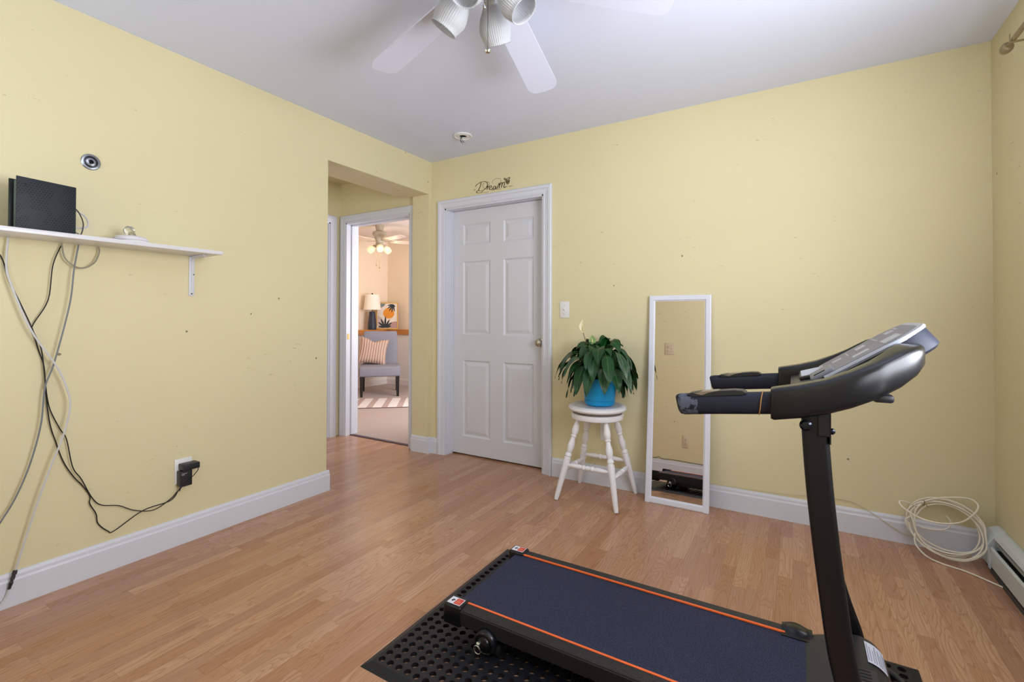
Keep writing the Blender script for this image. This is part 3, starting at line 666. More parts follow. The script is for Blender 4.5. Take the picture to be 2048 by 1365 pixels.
# ================================================================== RUBBER MAT
def holed_mat(x0, x1, y0, y1, px, py, nx, ny, ox, oy, rad, z):
    mb = MB(); NS = 16
    def cell(cx, cy):
        sq = []; 
        for k in range(NS):
            a = 2*pi*k/NS; c, s = cos(a), sin(a); q = max(abs(c), abs(s)); sq.append((cx+px/2*c/q, cy+py/2*s/q))
        v = [(x, y, z) for x, y in sq]+[(cx+rad*cos(2*pi*k/NS), cy+rad*sin(2*pi*k/NS), z) for k in range(NS)]+[(cx+rad*cos(2*pi*k/NS), cy+rad*sin(2*pi*k/NS), 0.001) for k in range(NS)]
        f = []
        for k in range(NS):
            j = (k+1) % NS; f += [(k, j, NS+j, NS+k), (NS+k, NS+j, 2*NS+j, 2*NS+k)]
        mb.add(v, f, False)
    for i in range(nx):
        for j in range(ny): cell(ox+i*px, oy+j*py)
    gx0, gx1, gy0, gy1 = ox-px/2, ox+(nx-0.5)*px, oy-py/2, oy+(ny-0.5)*py
    lv = [((gx0, gx1, gy0, gy1), z), ((gx0-0.004, gx1+0.004, gy0-0.004, gy1+0.004), z), ((x0+0.004, x1-0.004, y0+0.004, y1-0.004), 0.003), ((x0, x1, y0, y1), 0.0005)]
    pr = None
    for (a, b, c, d), zz in lv:
        q = mb.add([(a, c, zz), (b, c, zz), (b, d, zz), (a, d, zz)], [])
        if pr is not None:
            for k in range(4): mb.f.append([pr+k, pr+(k+1) % 4, q+(k+1) % 4, q+k]); mb.sm.append(False); mb.mi.append(0)
        pr = q
    return mb
mx0, mx1, my0, my1 = 1.424, 2.966, -2.000, -1.090
nx, ny = 40, 25; ppx, ppy = (mx1-mx0-0.062)/nx, (my1-my0-0.062)/ny
RUB = mat('black_rubber', (17, 19, 27), 0.45, noise=0.25, nscale=60, bump=0.35, bscale=350)
mb = holed_mat(mx0, mx1, my0, my1, ppx, ppy, nx, ny, mx0+0.031+ppx/2, my0+0.031+ppy/2, 0.0118, MATZ)
mt = tag(mb.build('rubber_mat', RUB, auto=40), 'black rubber drainage mat full of round holes under the treadmill', 'mat')

# ================================================================== MIRROR (slightly bowed, leaning)
mr = thing('leaning_mirror', 'tall narrow white-framed mirror leaning on the yellow wall', 'mirror', (2.02, -0.11, 0))
def bow(z): return -0.124+math.tan(R(8.0))*z-0.5*math.tan(R(5.4))*z*z/1.27   # wall side face of the frame
MX0, MX1, MZ1 = 1.832, 2.200, 1.270
NZ = 24
def mrow(i): z = 0.001+(MZ1-0.001)*i/NZ; return z
fr = MB(); w = 0.036
prof = [(0, 0.0), (0, 0.017), (0.006, 0.020), (0.028, 0.020), (0.031, 0.014), (0.036, 0.012), (0.036, 0.0)]
for sx, xb in ((1, MX0), (-1, MX1)):
    rings = []
    for i in range(NZ+1):
        z = mrow(i); rings.append([(xb+sx*a, bow(z)-d, z) for a, d in prof])
    fr.sweep(rings, smooth=False)
for z0, sz in ((0.001, 1), (MZ1, -1)):
    for xa, xb in ((MX0+0.02, MX1-0.02),):
        fr.sweep([[(x, bow(z0+sz*a)-d-0.0002, z0+sz*a) for a, d in prof] for x in (xa, xb)], smooth=False)
fr.build('mirror_frame', mat('white_frame_plastic', (226, 228, 240), 0.3), mr, auto=25)
gl = MB(); v = []; f = []
for i in range(NZ+1):
    z = w-0.004+(MZ1-2*w+0.008)*i/NZ; v += [(MX0+w-0.002, bow(z)-0.009, z), (MX1-w+0.002, bow(z)-0.009, z)]
for i in range(NZ): f.append((2*i, 2*i+1, 2*i+3, 2*i+2))
gl.add(v, f, True); n0 = len(v)
gl.build('mirror_glass', mat('mirror_silvering', (232, 226, 222), 0.015, metal=1.0), mr)
bk = MB(); v = []
for i in range(NZ+1):
    z = 0.012+(MZ1-0.024)*i/NZ; v.append([(MX0+0.01, bow(z)-0.008, z), (MX1-0.01, bow(z)-0.008, z), (MX1-0.01, bow(z)-0.002, z), (MX0+0.01, bow(z)-0.002, z)])
bk.sweep(v, smooth=False); bk.build('backing_board', mat('backing_brown', (120, 100, 80), 0.8), mr)

# ================================================================== STOOL
sc = Vector((1.556, -0.222, 0))
STW = worn_white('stool_white_enamel', (240, 238, 243), 0.22, 0.9, 7.0)
stl = thing('swivel_stool', 'white painted wooden stool with four turned legs', 'stool', tuple(sc))
m = MB(); m.lathe([(0, 0.548), (0.165, 0.548), (0.176, 0.553), (0.181, 0.562), (0.179, 0.573), (0.170, 0.580), (0.150, 0.583), (0.140, 0.580), (0.128, 0.5785), (0, 0.578)], 56, Matrix.Translation(sc)); m.build('seat', STW, stl)
m = MB(); m.lathe([(0, 0.532), (0.152, 0.532), (0.152, 0.548), (0, 0.548)], 48, Matrix.Translation(sc)); m.build('swivel_plate', mat('swivel_grey', (120, 112, 110), 0.5), stl)
m = MB(); m.lathe([(0, 0.497), (0.155, 0.497), (0.161, 0.502), (0.163, 0.515), (0.161, 0.528), (0.156, 0.532), (0, 0.532)], 56, Matrix.Translation(sc)); m.build('seat_base', STW, stl)
feet = [(-0.203, -0.178), (0.187, -0.188), (0.192, 0.182), (-0.197, 0.182)]
legprof = [(0.012, 0), (0.0145, 0.02), (0.020, 0.20), (0.0215, 0.245), (0.0205, 0.262), (0.0165, 0.266), (0.0165, 0.270), (0.0205, 0.274), (0.0195, 0.286), (0.0135, 0.294), (0.0175, 0.302), (0.022, 0.330), (0.021, 0.348), (0.0145, 0.378), (0.0135, 0.390), (0.0185, 0.397), (0.0185, 0.401), (0.0155, 0.406), (0.021, 0.425), (0.022, 0.440), (0.018, 0.462), (0.0135, 0.490), (0.0125, 0.53)]
legax = []
for fx, fy in feet:
    a = sc+Vector((fx, fy, 0.0)); L = math.hypot(fx, fy); b = sc+Vector((fx/L*0.118, fy/L*0.118, 0.515)); d = (b-a); ln_ = d.length; d.normalize(); legax.append((a, d))
    k = ln_/0.53; m = MB(); m.lathe([(r, z*k) for r, z in legprof], 22, align(a+d*0.004, d)); m.build('leg', STW, stl)
sp = [(0.007, 0), (0.009, 0.02), (0.014, 0.06), (0.0155, 0.085), (0.012, 0.108), (0.016, 0.112), (0.017, 0.118), (0.016, 0.124), (0.011, 0.128), (0.015, 0.145), (0.011, 0.162), (0.016, 0.166), (0.017, 0.172), (0.016, 0.178), (0.012, 0.182), (0.0155, 0.205), (0.014, 0.23), (0.009, 0.27), (0.007, 0.29)]
for i, j, hgt in ((0, 1, 0.215), (1, 2, 0.18), (2, 3, 0.215), (3, 0, 0.18)):
    p = legax[i][0]+legax[i][1]*(hgt/legax[i][1].z); q = legax[j][0]+legax[j][1]*(hgt/legax[j][1].z); d = q-p
    m = MB(); m.lathe([(r, z/0.29*d.length) for r, z in sp], 18, align(p, d)); m.build('stretcher', STW, stl)
m = MB(); m.box(-0.13, 0.13, -0.012, 0.012, 0.485, 0.497, M=Matrix.Translation(sc) @ Matrix.Rotation(R(45), 4, 'Z')); m.box(-0.13, 0.13, -0.012, 0.012, 0.485, 0.497, M=Matrix.Translation(sc) @ Matrix.Rotation(R(-45), 4, 'Z')); m.build('cross_brace', STW, stl)

# ================================================================== POTTED PLANT
pc = Vector((1.570, -0.215, 0.5795))
pl = thing('potted_plant', 'peace lily with glossy dark green leaves in a blue pot on the white stool', 'plant', tuple(pc))
BLUE = mat('blue_plastic_pot', (18, 146, 205), 0.38, noise=0.04, nscale=10)
MPc = Matrix.Translation(pc)
m = MB(); m.lathe([(0, 0.0), (0.078, 0.0), (0.090, 0.008), (0.094, 0.020), (0.0955, 0.034), (0.093, 0.035), (0, 0.035)], 44, MPc); m.build('pot_saucer', BLUE, pl)
m = MB(); m.lathe([(0, 0.035), (0.0915, 0.035), (0.0915, 0.038), (0.0955, 0.0385), (0.103, 0.150), (0.109, 0.152), (0.111, 0.172), (0.108, 0.174), (0.100, 0.172), (0.098, 0.155), (0, 0.155)], 44, MPc); m.build('pot', BLUE, pl)
m = MB(); m.lathe([(0, 0.156), (0.097, 0.156), (0.09, 0.162), (0, 0.166)], 24, MPc); m.build('soil', mat('soil', (52, 40, 30), 0.95, noise=0.4, nscale=120), pl)
rnd = random.Random(11)
lv = []; lf = []; luv = []; GA = 2.39996
st_mb = MB()
def leaf(az, reach, peak, end, blade, wid, roll=0.0, base_r=0.03):
    """arching leaf: az direction, reach = horizontal extent, peak height, end height (above pot rim 0.16)"""
    dirv = Vector((cos(az), sin(az), 0)); side = Vector((-sin(az), cos(az), 0))
    p0 = pc+dirv*base_r+Vector((0, 0, 0.155))
    # bezier petiole+blade
    b1 = p0+dirv*reach*0.12+Vector((0, 0, (peak-0.155)*1.15)); b2 = pc+dirv*(reach*0.80)+Vector((0, 0, peak*1.08)); b3 = pc+dirv*reach+Vector((0, 0, end))
    N = 22; P = []
    for i in range(N+1):
        t = i/N; P.append(p0*(1-t)**3+b1*3*t*(1-t)**2+b2*3*t*t*(1-t)+b3*t**3)
    # arc length
    L = [0]
    for i in range(N): L.append(L[-1]+(P[i+1]-P[i]).length)
    tot = L[-1]; s0 = max(0.0, tot-blade)
    def at(s):
        for i in range(N):
            if L[i+1] >= s: k = (s-L[i])/max(1e-6, L[i+1]-L[i]); return P[i]*(1-k)+P[i+1]*k, (P[i+1]-P[i]).normalized()
        return P[-1], (P[-1]-P[-2]).normalized()
    st_mb.tube([at(s0*k/5)[0] for k in range(6)], [0.0034, 0.003, 0.0028, 0.0025, 0.0022, 0.002], 6, sub=2)
    n = 12; base = len(lv); bl = tot-s0
    for i in range(n+1):
        v = i/n; c, t = at(s0+bl*v)
        sd = (Matrix.Rotation(roll, 3, t) @ side); up = sd.cross(t).normalized() if sd.cross(t).z > 0 else -sd.cross(t).normalized()
        wv = wid*(sin(pi*min(1, v**0.75))**0.85)*(1-0.25*v) if 0 < v < 1 else 0.0008
        wave = 0.0035*sin(v*9+az*5)
        for u, k in ((-1, 0), (-0.5, 1), (0, 2), (0.5, 3), (1, 4)):
            lift = (abs(u)*0.32*wv)-(u*u*0.22*wv)+wave*u
            lv.append(tuple(c+sd*(u*wv)+up*lift)); luv.append((0.5+u/2, v))
    for i in range(n):
        for k in range(4): a = base+i*5+k; lf.append((a, a+1, a+6, a+5))
GA = 2.39996
def lim(az, rch):
    c_, s_ = cos(az), sin(az)
    if s_ > 0.05: rch = min(rch, 0.185/s_)
    if c_ > 0.05: rch = min(rch, (0.232 if s_ < -0.35 else 0.195)/c_)
    return rch
for i in range(38):      # outer, drooping
    az = i*GA+rnd.uniform(-0.2, 0.2); rch = lim(az, rnd.uniform(0.22, 0.31))
    pk = rnd.uniform(0.27, 0.38); leaf(az, rch, pk, pk-rnd.uniform(0.10, 0.22), rnd.uniform(0.17, 0.23), rnd.uniform(0.036, 0.047), rnd.uniform(-0.4, 0.4))
for i in range(34):      # low drooping over the rim
    az = i*GA*1.3+0.7; rch = lim(az, rnd.uniform(0.13, 0.225))
    if sin(az) > 0.5: rch = min(rch, 0.16)
    pk = rnd.uniform(0.22, 0.31); leaf(az, rch, pk, rnd.uniform(0.035, 0.15), rnd.uniform(0.16, 0.21), rnd.uniform(0.034, 0.044), rnd.uniform(-0.5, 0.5))
for i in range(34):      # upper crown
    az = i*GA+1.1; rch = lim(az, rnd.uniform(0.05, 0.20)); pk = rnd.uniform(0.33, 0.425)
    leaf(az, rch, pk, pk-rnd.uniform(-0.02, 0.09), rnd.uniform(0.14, 0.20), rnd.uniform(0.034, 0.045), rnd.uniform(-0.6, 0.6), 0.015)
me = bpy.data.meshes.new('foliage'); me.from_pydata([tuple(Vector(p)-pc) for p in lv], [], lf)
uvl = me.uv_layers.new(name='UVMap')
for lp in me.loops: uvl.data[lp.index].uv = luv[lp.vertex_index]
me.materials.append(leaf_material()); me.polygons.foreach_set('use_smooth', [True]*len(me.polygons))
fo = bpy.data.objects.new('foliage', me); COL.objects.link(fo); fo.parent = pl
st_mb.build('stems', mat('stem_green', (58, 96, 48), 0.5), pl)
def flower(base, top, h, w, face, colr, nm):
    mb = MB(); base = Vector(base); top = Vector(top); mid = (base+top)/2+Vector((0.006, 0, 0)); mb.tube([base, mid, top], 0.0022, 8, sub=6)
    s_ = mb.build('flower_stem', mat('flower_stem_brown' if nm else 'stem_green', (96, 84, 50) if nm else (84, 140, 60), 0.5), pl)
    f = MB(); ax = (top-mid).normalized(); side = Vector((cos(face), sin(face), 0)); nrm = Vector((sin(face), -cos(face), 0)); rows = []
    n = 12
    for i in range(n+1):
        v = i/n; wv = w*(sin(pi*min(1, v**0.7))**0.9) if 0 < v < 1 else 0.0006
        c = top+ax*0+Vector((0, 0, h*v))+side*(0.012*sin(v*3)*(-1 if nm else 0.2))+nrm*(-0.010*sin(pi*v))
        rows.append([c+side*(u*wv)+nrm*(abs(u)**1.5*wv*0.75) for u in (-1, -0.6, -0.2, 0.2, 0.6, 1)])
    vs = [p for r in rows for p in r]; fs = []
    for i in range(n):
        for k in range(5): a = i*6+k; fs.append((a, a+1, a+7, a+6))
    f.add(vs, fs, True); sp_o = f.build('flower_spathe', mat('spathe_cream' if nm else 'spathe_green', colr, 0.45), pl)
    sp_o['label'] = 'cream flower spathe' if nm else 'pale green flower spathe'
    f = MB(); f.lathe([(0, 0), (0.004, 0.002), (0.005, 0.012), (0.004, h*0.42), (0, h*0.45)], 10, align(top+nrm*0.006+Vector((0, 0, 0.008)), (0, 0, 1))); f.build('flower_spadix', mat('spadix_yellow', (214, 206, 150), 0.7), pl)
flower(pc+Vector((-0.02, -0.02, 0.16)), pc+Vector((-0.100, -0.03, 0.455)), 0.085, 0.014, 0.5, (240, 228, 196), True)
flower(pc+Vector((0.0, -0.04, 0.16)), pc+Vector((-0.022, -0.075, 0.385)), 0.058, 0.021, 0.5, (150, 178, 120), False)

# ================================================================== WALL PLATES
SLOT = mat('slot_dark', (40, 36, 34), 0.7)
def plate(name, label, cat, pos, nrm, kind, w=0.072, h=0.116, colr=WPL, gangs=1):
    t = thing(name, label, cat, pos); n = Vector(nrm); Mx = Matrix.Translation(pos) @ Matrix(((-n.y, n.x, 0, 0), (n.x, n.y, 0, 0), (0, 0, 1, 0), (0, 0, 0, 1))).transposed().transposed()
    Mx = Matrix.Translation(pos) @ Matrix.Rotation(math.atan2(n.y, n.x)+pi/2, 4, 'Z')     # local -Y is the outward side
    W_ = w+(gangs-1)*0.046
    m = MB(); m.rbox(-W_/2, W_/2, -0.006, -0.0003, -h/2, h/2, 0.002, 2, M=Mx); m.build('cover_plate', colr, t)
    for g_ in range(gangs):
        cx = (g_-(gangs-1)/2)*0.046; kd = kind[g_] if isinstance(kind, (list, tuple)) else kind
        if kd == 'outlet':
            for dz in (-0.0195, 0.0195):
                m = MB(); m.rbox(cx-0.0165, cx+0.0165, -0.008, -0.005, dz-0.014, dz+0.014, 0.001, 2, M=Mx); so = m.build('socket', colr, t)
                m = MB(); m.box(cx-0.0075, cx-0.0052, -0.0085, -0.0078, dz-0.002, dz+0.008, M=Mx); m.box(cx+0.0052, cx+0.0075, -0.0085, -0.0078, dz-0.002, dz+0.008, M=Mx)
                m.lathe([(0, 0), (0.0028, 0), (0.0028, 0.0006), (0, 0.0006)], 12, Mx @ align((cx, -0.0079, dz-0.0085), (0, -1, 0))); m.build('slots', SLOT, so)
            m = MB(); m.lathe([(0, 0), (0.003, 0), (0.0026, 0.001), (0, 0.001)], 12, Mx @ align((cx, -0.006, 0), (0, -1, 0))); m.build('screw', NICKEL, t)
        else:
            m = MB(); m.prism([(-0.006, -0.008), (-0.019, 0.004), (-0.016, 0.008), (-0.006, 0.006)], cx-0.004, cx+0.004, 'x', M=Mx); m.build('toggle', colr, t)
            for dz in (-0.03, 0.03):
                m = MB(); m.lathe([(0, 0), (0.003, 0), (0.0026, 0.001), (0, 0.001)], 12, Mx @ align((cx, -0.006, dz), (0, -1, 0))); m.build('screw', NICKEL, t)
    return t
plate('light_switch', 'white single light switch on the yellow wall right of the closed door', 'light switch', (1.230, 0, 1.187), (0, -1, 0), 'switch')
plate('wall_outlet', 'white duplex outlet low on the wall behind the stool legs', 'outlet', (1.530, 0, 0.362), (0, -1, 0), 'outlet')
IV = mat('ivory_plastic', (214, 200, 172), 0.4)
plate('wall_outlet', 'ivory duplex outlet seen low in the mirror', 'outlet', (1.465, FY, 0.325), (0, 1, 0), 'outlet', colr=IV)
plate('switch_plate', 'ivory two-gang switch and outlet plate seen in the mirror', 'switch plate', (1.235, FY, 1.20), (0, 1, 0), ['switch', 'outlet'], colr=IV, gangs=2)
plate('wall_outlet', 'white outlet low on the left wall behind two black power adapters', 'outlet', (0, -1.876, 0.362), (1, 0, 0), 'outlet', w=0.078, h=0.122)

# ================================================================== SHELF AND WHAT HANGS THERE
sh = thing('wall_shelf', 'long white wall shelf on the left wall holding the black router', 'shelf', (0.1, -2.4, 1.437))
SHZ = 1.4545
m = MB(); m.rbox(0.0005, 0.200, -3.1, -1.795, 1.437, SHZ, 0.0015, 2); m.build('shelf_board', mat('white_melamine', (224, 222, 226), 0.3), sh)
for y in (-1.845, -2.75):
    m = MB(); Bp = [(0.0005, 0)]; 
    m.rbox(0.0005, 0.005, y-0.013, y+0.013, 1.235, 1.4365, 0.002, 2); m.rbox(0.0005, 0.135, y-0.013, y+0.013, 1.4322, 1.4368, 0.002, 2)
    m.prism([(0.004, 1.25), (0.008, 1.25), (0.010, 1.405), (0.018, 1.422), (0.125, 1.4285), (0.125, 1.434), (0.004, 1.434)], y-0.004, y+0.004, 'y')
    br = m.build('shelf_bracket', mat('white_steel', (216, 216, 222), 0.35), sh)
    for z in (1.247, 1.345): m = MB(); m.lathe([(0, 0), (0.0035, 0), (0.003, 0.002), (0, 0.002)], 10, align((0.005, y+0.008*(1 if z > 1.3 else 0), z), (1, 0, 0))); m.build('bracket_screw', SLOT, br)
# router: two standing black plates round a grey core
rt_ = thing('router', 'black wireless router with perforated hexagon pattern standing on the white shelf', 'router', (0.11, -2.43, SHZ))
g = NT('router_shell'); tc = g.n('TexCoord').outputs['Object']
sp3 = g.n('SeparateXYZ'); g.l(tc, sp3.inputs[0])
def hexmask(scale):
    # offset rows of dots
    u = g.math('MULTIPLY', sp3.outputs[1], scale); v = g.math('MULTIPLY', sp3.outputs[2], scale*1.1547)
    rw_ = g.math('FLOOR', v); off = g.math('MULTIPLY', g.math('MODULO', rw_, 2.0), 0.5)
    fu = g.math('SUBTRACT', g.math('FRACT', g.math('ADD', u, off)), 0.5); fv = g.math('MULTIPLY', g.math('SUBTRACT', g.math('FRACT', v), 0.5), 0.866)
    return g.math('SQRT', g.math('ADD', g.math('MULTIPLY', fu, fu), g.math('MULTIPLY', fv, fv)))
hm = hexmask(100.0); dot = g.math('LESS_THAN', hm, 0.33)
rgn = g.n('TexNoise', i_Scale=16.0, i_Detail=1.0); g.l(tc, rgn.inputs['Vector'])
diag = g.math('GREATER_THAN', g.math('ADD', sp3.outputs[2], g.math('MULTIPLY', sp3.outputs[1], 0.55)), -1.345+1.405)
hole = g.math('MULTIPLY', g.math('MULTIPLY', dot, diag), g.math('GREATER_THAN', rgn.outputs['Fac'], 0.42))
emb = g.math('MULTIPLY', dot, diag)
c = g.mix(g.math('MULTIPLY', emb, 0.5), lin((34, 40, 50)), lin((18, 22, 30))); c = g.mix(hole, c, lin((5, 6, 8)))
g.l(c, g.b.inputs['Base Color']); g.b.inputs['Roughness'].default_value = 0.6
Mr = Matrix.Translation((0.150, -2.425, SHZ)) @ Matrix.Rotation(R(9), 4, 'Z')
m = MB(); m.rbox(-0.002, 0.004, -0.092, 0.088, 0.0005, 0.196, 0.0015, 2, M=Mr); fp = m.build('front_shell', g.m, rt_)
m = MB(); m.rbox(-0.055, -0.047, -0.092, 0.080, 0.0005, 0.192, 0.002, 2, M=Mr); m.build('rear_shell', BLK, rt_)
m = MB(); m.rbox(-0.048, -0.0018, -0.080, 0.076, 0.006, 0.188, 0.003, 2, M=Mr); m.build('core', mat('router_grey', (104, 116, 108), 0.5), rt_)
m = MB(); m.rbox(-0.055, 0.004, -0.070, 0.100, 0.0003, 0.0062, 0.002, 2, M=Mr); m.build('stand_foot', BLK, rt_)
for (y, z) in ((-0.068, 0.172), (0.070, 0.172)): m = MB(); m.lathe([(0, 0), (0.0035, 0), (0.0035, 0.0006), (0, 0.0006)], 10, Mr @ align((0.0038, y, z), (1, 0, 0))); m.box(0.0038, 0.0044, y-0.001, y+0.003, z-0.012, z, M=Mr); m.build('keyhole_slot', SLOT, fp)
# detector base and clear bulb on the shelf
dt = thing('smoke_detector', 'white round smoke detector lying on the shelf right of the router', 'smoke detector', (0.105, -2.135, SHZ))
m = MB(); m.lathe([(0, 0.0003), (0.066, 0.0003), (0.068, 0.003), (0.066, 0.008), (0.060, 0.010), (0, 0.010)], 48, Matrix.Translation((0.105, -2.135, SHZ))); m.build('mounting_base', WPL, dt)
m = MB(); m.lathe([(0, 0.010), (0.060, 0.010), (0.063, 0.014), (0.061, 0.022), (0.052, 0.029), (0, 0.031)], 48, Matrix.Translation((0.105, -2.140, SHZ))); m.build('detector_body', mat('detector_white', (224, 220, 226), 0.4), dt)
bl_ = thing('light_bulb', 'clear round light bulb lying on the smoke detector', 'light bulb', (0.11, -2.15, SHZ+0.031))
gm = mat('clear_bulb_glass', (244, 247, 246), 0.05, trans=1.0, ior=1.2)
Mb_ = align((0.115, -2.150, SHZ+0.0525), (0.70, -0.5, 0.25))
m = MB(); m.lathe([(0.012, -0.030), (0.013, -0.024), (0.017, -0.014), (0.0195, -0.004), (0.0205, 0.004), (0.019, 0.012), (0.014, 0.018), (0.007, 0.021), (0, 0.022)], 28, Mb_, cap=False); m.build('glass_bulb', gm, bl_)
m = MB(); m.lathe([(0, -0.052), (0.004, -0.052), (0.006, -0.049), (0.0125, -0.047), (0.0135, -0.044), (0.0122, -0.041), (0.0135, -0.038), (0.0122, -0.035), (0.013, -0.030), (0.011, -0.028), (0, -0.028)], 24, Mb_); m.build('screw_base', NICKEL, bl_)
# brushed round disc above the shelf
g = NT('spun_metal'); tc = g.n('TexCoord').outputs['Object']; s4 = g.n('SeparateXYZ'); g.l(tc, s4.inputs[0])
rr = g.math('SQRT', g.math('ADD', g.math('MULTIPLY', s4.outputs[1], s4.outputs[1]), g.math('MULTIPLY', s4.outputs[2], s4.outputs[2])))
ringm = g.math('MULTIPLY', g.math('LESS_THAN', rr, 0.0245), g.math('GREATER_THAN', rr, 0.0165)); ctr = g.math('LESS_THAN', rr, 0.0085)
c = g.mix(ringm, lin((160, 164, 172)), lin((62, 64, 70))); c = g.mix(ctr, c, lin((30, 30, 34)))
g.l(c, g.b.inputs['Base Color']); g.b.inputs['Metallic'].default_value = 0.9; g.b.inputs['Roughness'].default_value = 0.22; g.b.inputs['Anisotropic'].default_value = 0.9
tg = g.n('Tangent', direction_type='RADIAL', axis='X'); g.l(tg.outputs[0], g.b.inputs['Tangent'])
m = MB(); m.lathe([(0, 0.0003), (0.0335, 0.0003), (0.0345, 0.003), (0.032, 0.0055), (0.026, 0.006), (0.024, 0.0045), (0.010, 0.0055), (0.008, 0.0075), (0, 0.008)], 48, align((0, -2.250, 1.803), (1, 0, 0)))
tag(m.build('metal_disc', g.m, origin=(0, -2.250, 1.803)), 'small round dark silver metal disc fixed on the left wall above the router', 'wall disc')
# cables: y, z on the wall, small stand-off x
def wall_cable(name, label, cat, pts, r, m_, x0=None, group=None):
    xs = x0 or [0.012]*len(pts)
    mb = MB(); mb.tube([(xs[i], p[0], p[1]) for i, p in enumerate(pts)], r, 8, sub=6)
    if group == 'PART': return mb.build(name, m_, cat)
    return tag(mb.build(name, m_), label, cat, group)
WC = mat('white_cable_jacket', (206, 205, 208), 0.45); GC = mat('grey_cable_jacket', (122, 126, 132), 0.45); TCb = mat('taupe_cable_jacket', (150, 144, 128), 0.5)
KC = mat('black_cord', (26, 26, 28), 0.5)
white = [(-2.503, 1.434), (-2.509, 1.327), (-2.496, 1.251), (-2.441, 1.076), (-2.363, 0.921), (-2.331, 0.825), (-2.322, 0.751), (-2.342, 0.64), (-2.377, 0.526), (-2.413, 0.396), (-2.448, 0.251), (-2.474, 0.135)]
wx = [0.022, 0.03, 0.035, 0.040, 0.046, 0.046, 0.046, 0.046, 0.044, 0.040, 0.034, 0.028]
wc = thing('coaxial_cable', 'thick white coaxial cable hanging from the shelf to a connector at the baseboard', 'cable', (0.03, -2.47, 0.1))
mb = MB(); mb.tube([(wx[i], p[0], p[1]) for i, p in enumerate(white)], 0.0034, 8); mb.build('cable_jacket', WC, wc)
a = Vector((0.028, -2.474, 0.137)); b = Vector((0.0262, -2.490, 0.075)); d = b-a
mb = MB(); mb.lathe([(0.004, -0.006), (0.007, -0.004), (0.008, 0.008), (0.006, 0.010), (0.006, 0.016), (0.0068, 0.018), (0.0068, 0.028), (0.005, 0.030), (0.005, 0.036), (0.0066, 0.038), (0.0066, 0.048), (0.0052, 0.050), (0.0052, 0.062), (0.003, 0.064)], 14, align(a, d)); mb.build('metal_connector', mat('connector_metal', (84, 84, 88), 0.3, metal=0.9), wc)
mb = MB(); mb.tube([b, (0.026, -2.497, 0.050), (0.028, -2.512, 0.028), (0.035, -2.54, 0.0045), (0.06, -2.60, 0.0045)], 0.0033, 8); mb.build('cable_tail', WC, wc)
wall_cable('network_cable', 'grey cable looping down the left wall from the middle of the shelf', 'cable', [(-2.296, 1.434), (-2.311, 1.326), (-2.325, 1.178), (-2.369, 0.942), (-2.395, 0.843), (-2.406, 0.694), (-2.436, 0.542), (-2.477, 0.417), (-2.53, 0.311), (-2.60, 0.15), (-2.62, 0.14)], 0.003, GC, [0.03, 0.034, 0.038, 0.034, 0.030, 0.030, 0.028, 0.026, 0.026, 0.026, 0.026])
blk = [(-2.344, 1.434), (-2.373, 1.341), (-2.386, 1.197), (-2.427, 1.1), (-2.428, 1.072), (-2.404, 0.995), (-2.391, 0.852), (-2.384, 0.791), (-2.372, 0.738), (-2.343, 0.661), (-2.324, 0.616), (-2.304, 0.496), (-2.274, 0.435), (-2.237, 0.345), (-2.205, 0.302), (-2.143, 0.279), (-2.086, 0.239), (-2.007, 0.212), (-1.934, 0.24), (-1.906, 0.268)]
blk2 = [(-2.60, 1.434), (-2.526, 1.373), (-2.496, 1.271), (-2.463, 1.175), (-2.433, 1.086), (-2.411, 0.995), (-2.393, 0.923), (-2.387, 0.801), (-2.374, 0.688), (-2.355, 0.612), (-2.331, 0.524), (-2.299, 0.453), (-2.266, 0.401), (-2.242, 0.351), (-2.243, 0.319), (-2.222, 0.269), (-2.213, 0.222), (-2.178, 0.176), (-2.156, 0.17), (-2.047, 0.223), (-1.934, 0.23), (-1.900, 0.268)]
wall_cable('network_cable', 'taupe cable hanging in a short loop under the shelf', 'cable', [(-2.347, 1.434), (-2.339, 1.375), (-2.307, 1.341), (-2.274, 1.338), (-2.241, 1.365), (-2.224, 1.41), (-2.226, 1.434)], 0.003, TCb, [0.02, 0.026, 0.028, 0.028, 0.028, 0.022, 0.02])
def free_cable(name, label, pts, r, m_):
    mb = MB(); mb.tube(pts, r, 8, sub=8); return tag(mb.build(name, m_), label, 'cable')
free_cable('network_cable', 'white cable bulging out at the right side of the router', [(0.110, -2.343, 1.560), (0.10, -2.325, 1.562), (0.085, -2.295, 1.550), (0.075, -2.280, 1.530), (0.080, -2.285, 1.505), (0.09, -2.315, 1.495), (0.098, -2.343, 1.494)], 0.0032, WC)
free_cable('audio_cable', 'thin dark cable curving down beside the router to the shelf', [(0.120, -2.338, 1.572), (0.115, -2.322, 1.556), (0.105, -2.305, 1.520), (0.100, -2.305, 1.485), (0.095, -2.315, SHZ+0.0025), (0.06, -2.325, SHZ+0.0025), (0.012, -2.335, SHZ+0.0025)], 0.0022, mat('dark_cable_jacket', (70, 66, 62), 0.5))
free_cable('network_cable', 'taupe cable plugged low into the right side of the router', [(0.095, -2.343, 1.476), (0.085, -2.325, 1.478), (0.07, -2.305, 1.470), (0.050, -2.285, SHZ+0.0035), (0.02, -2.26, SHZ+0.0035)], 0.0028, TCb)
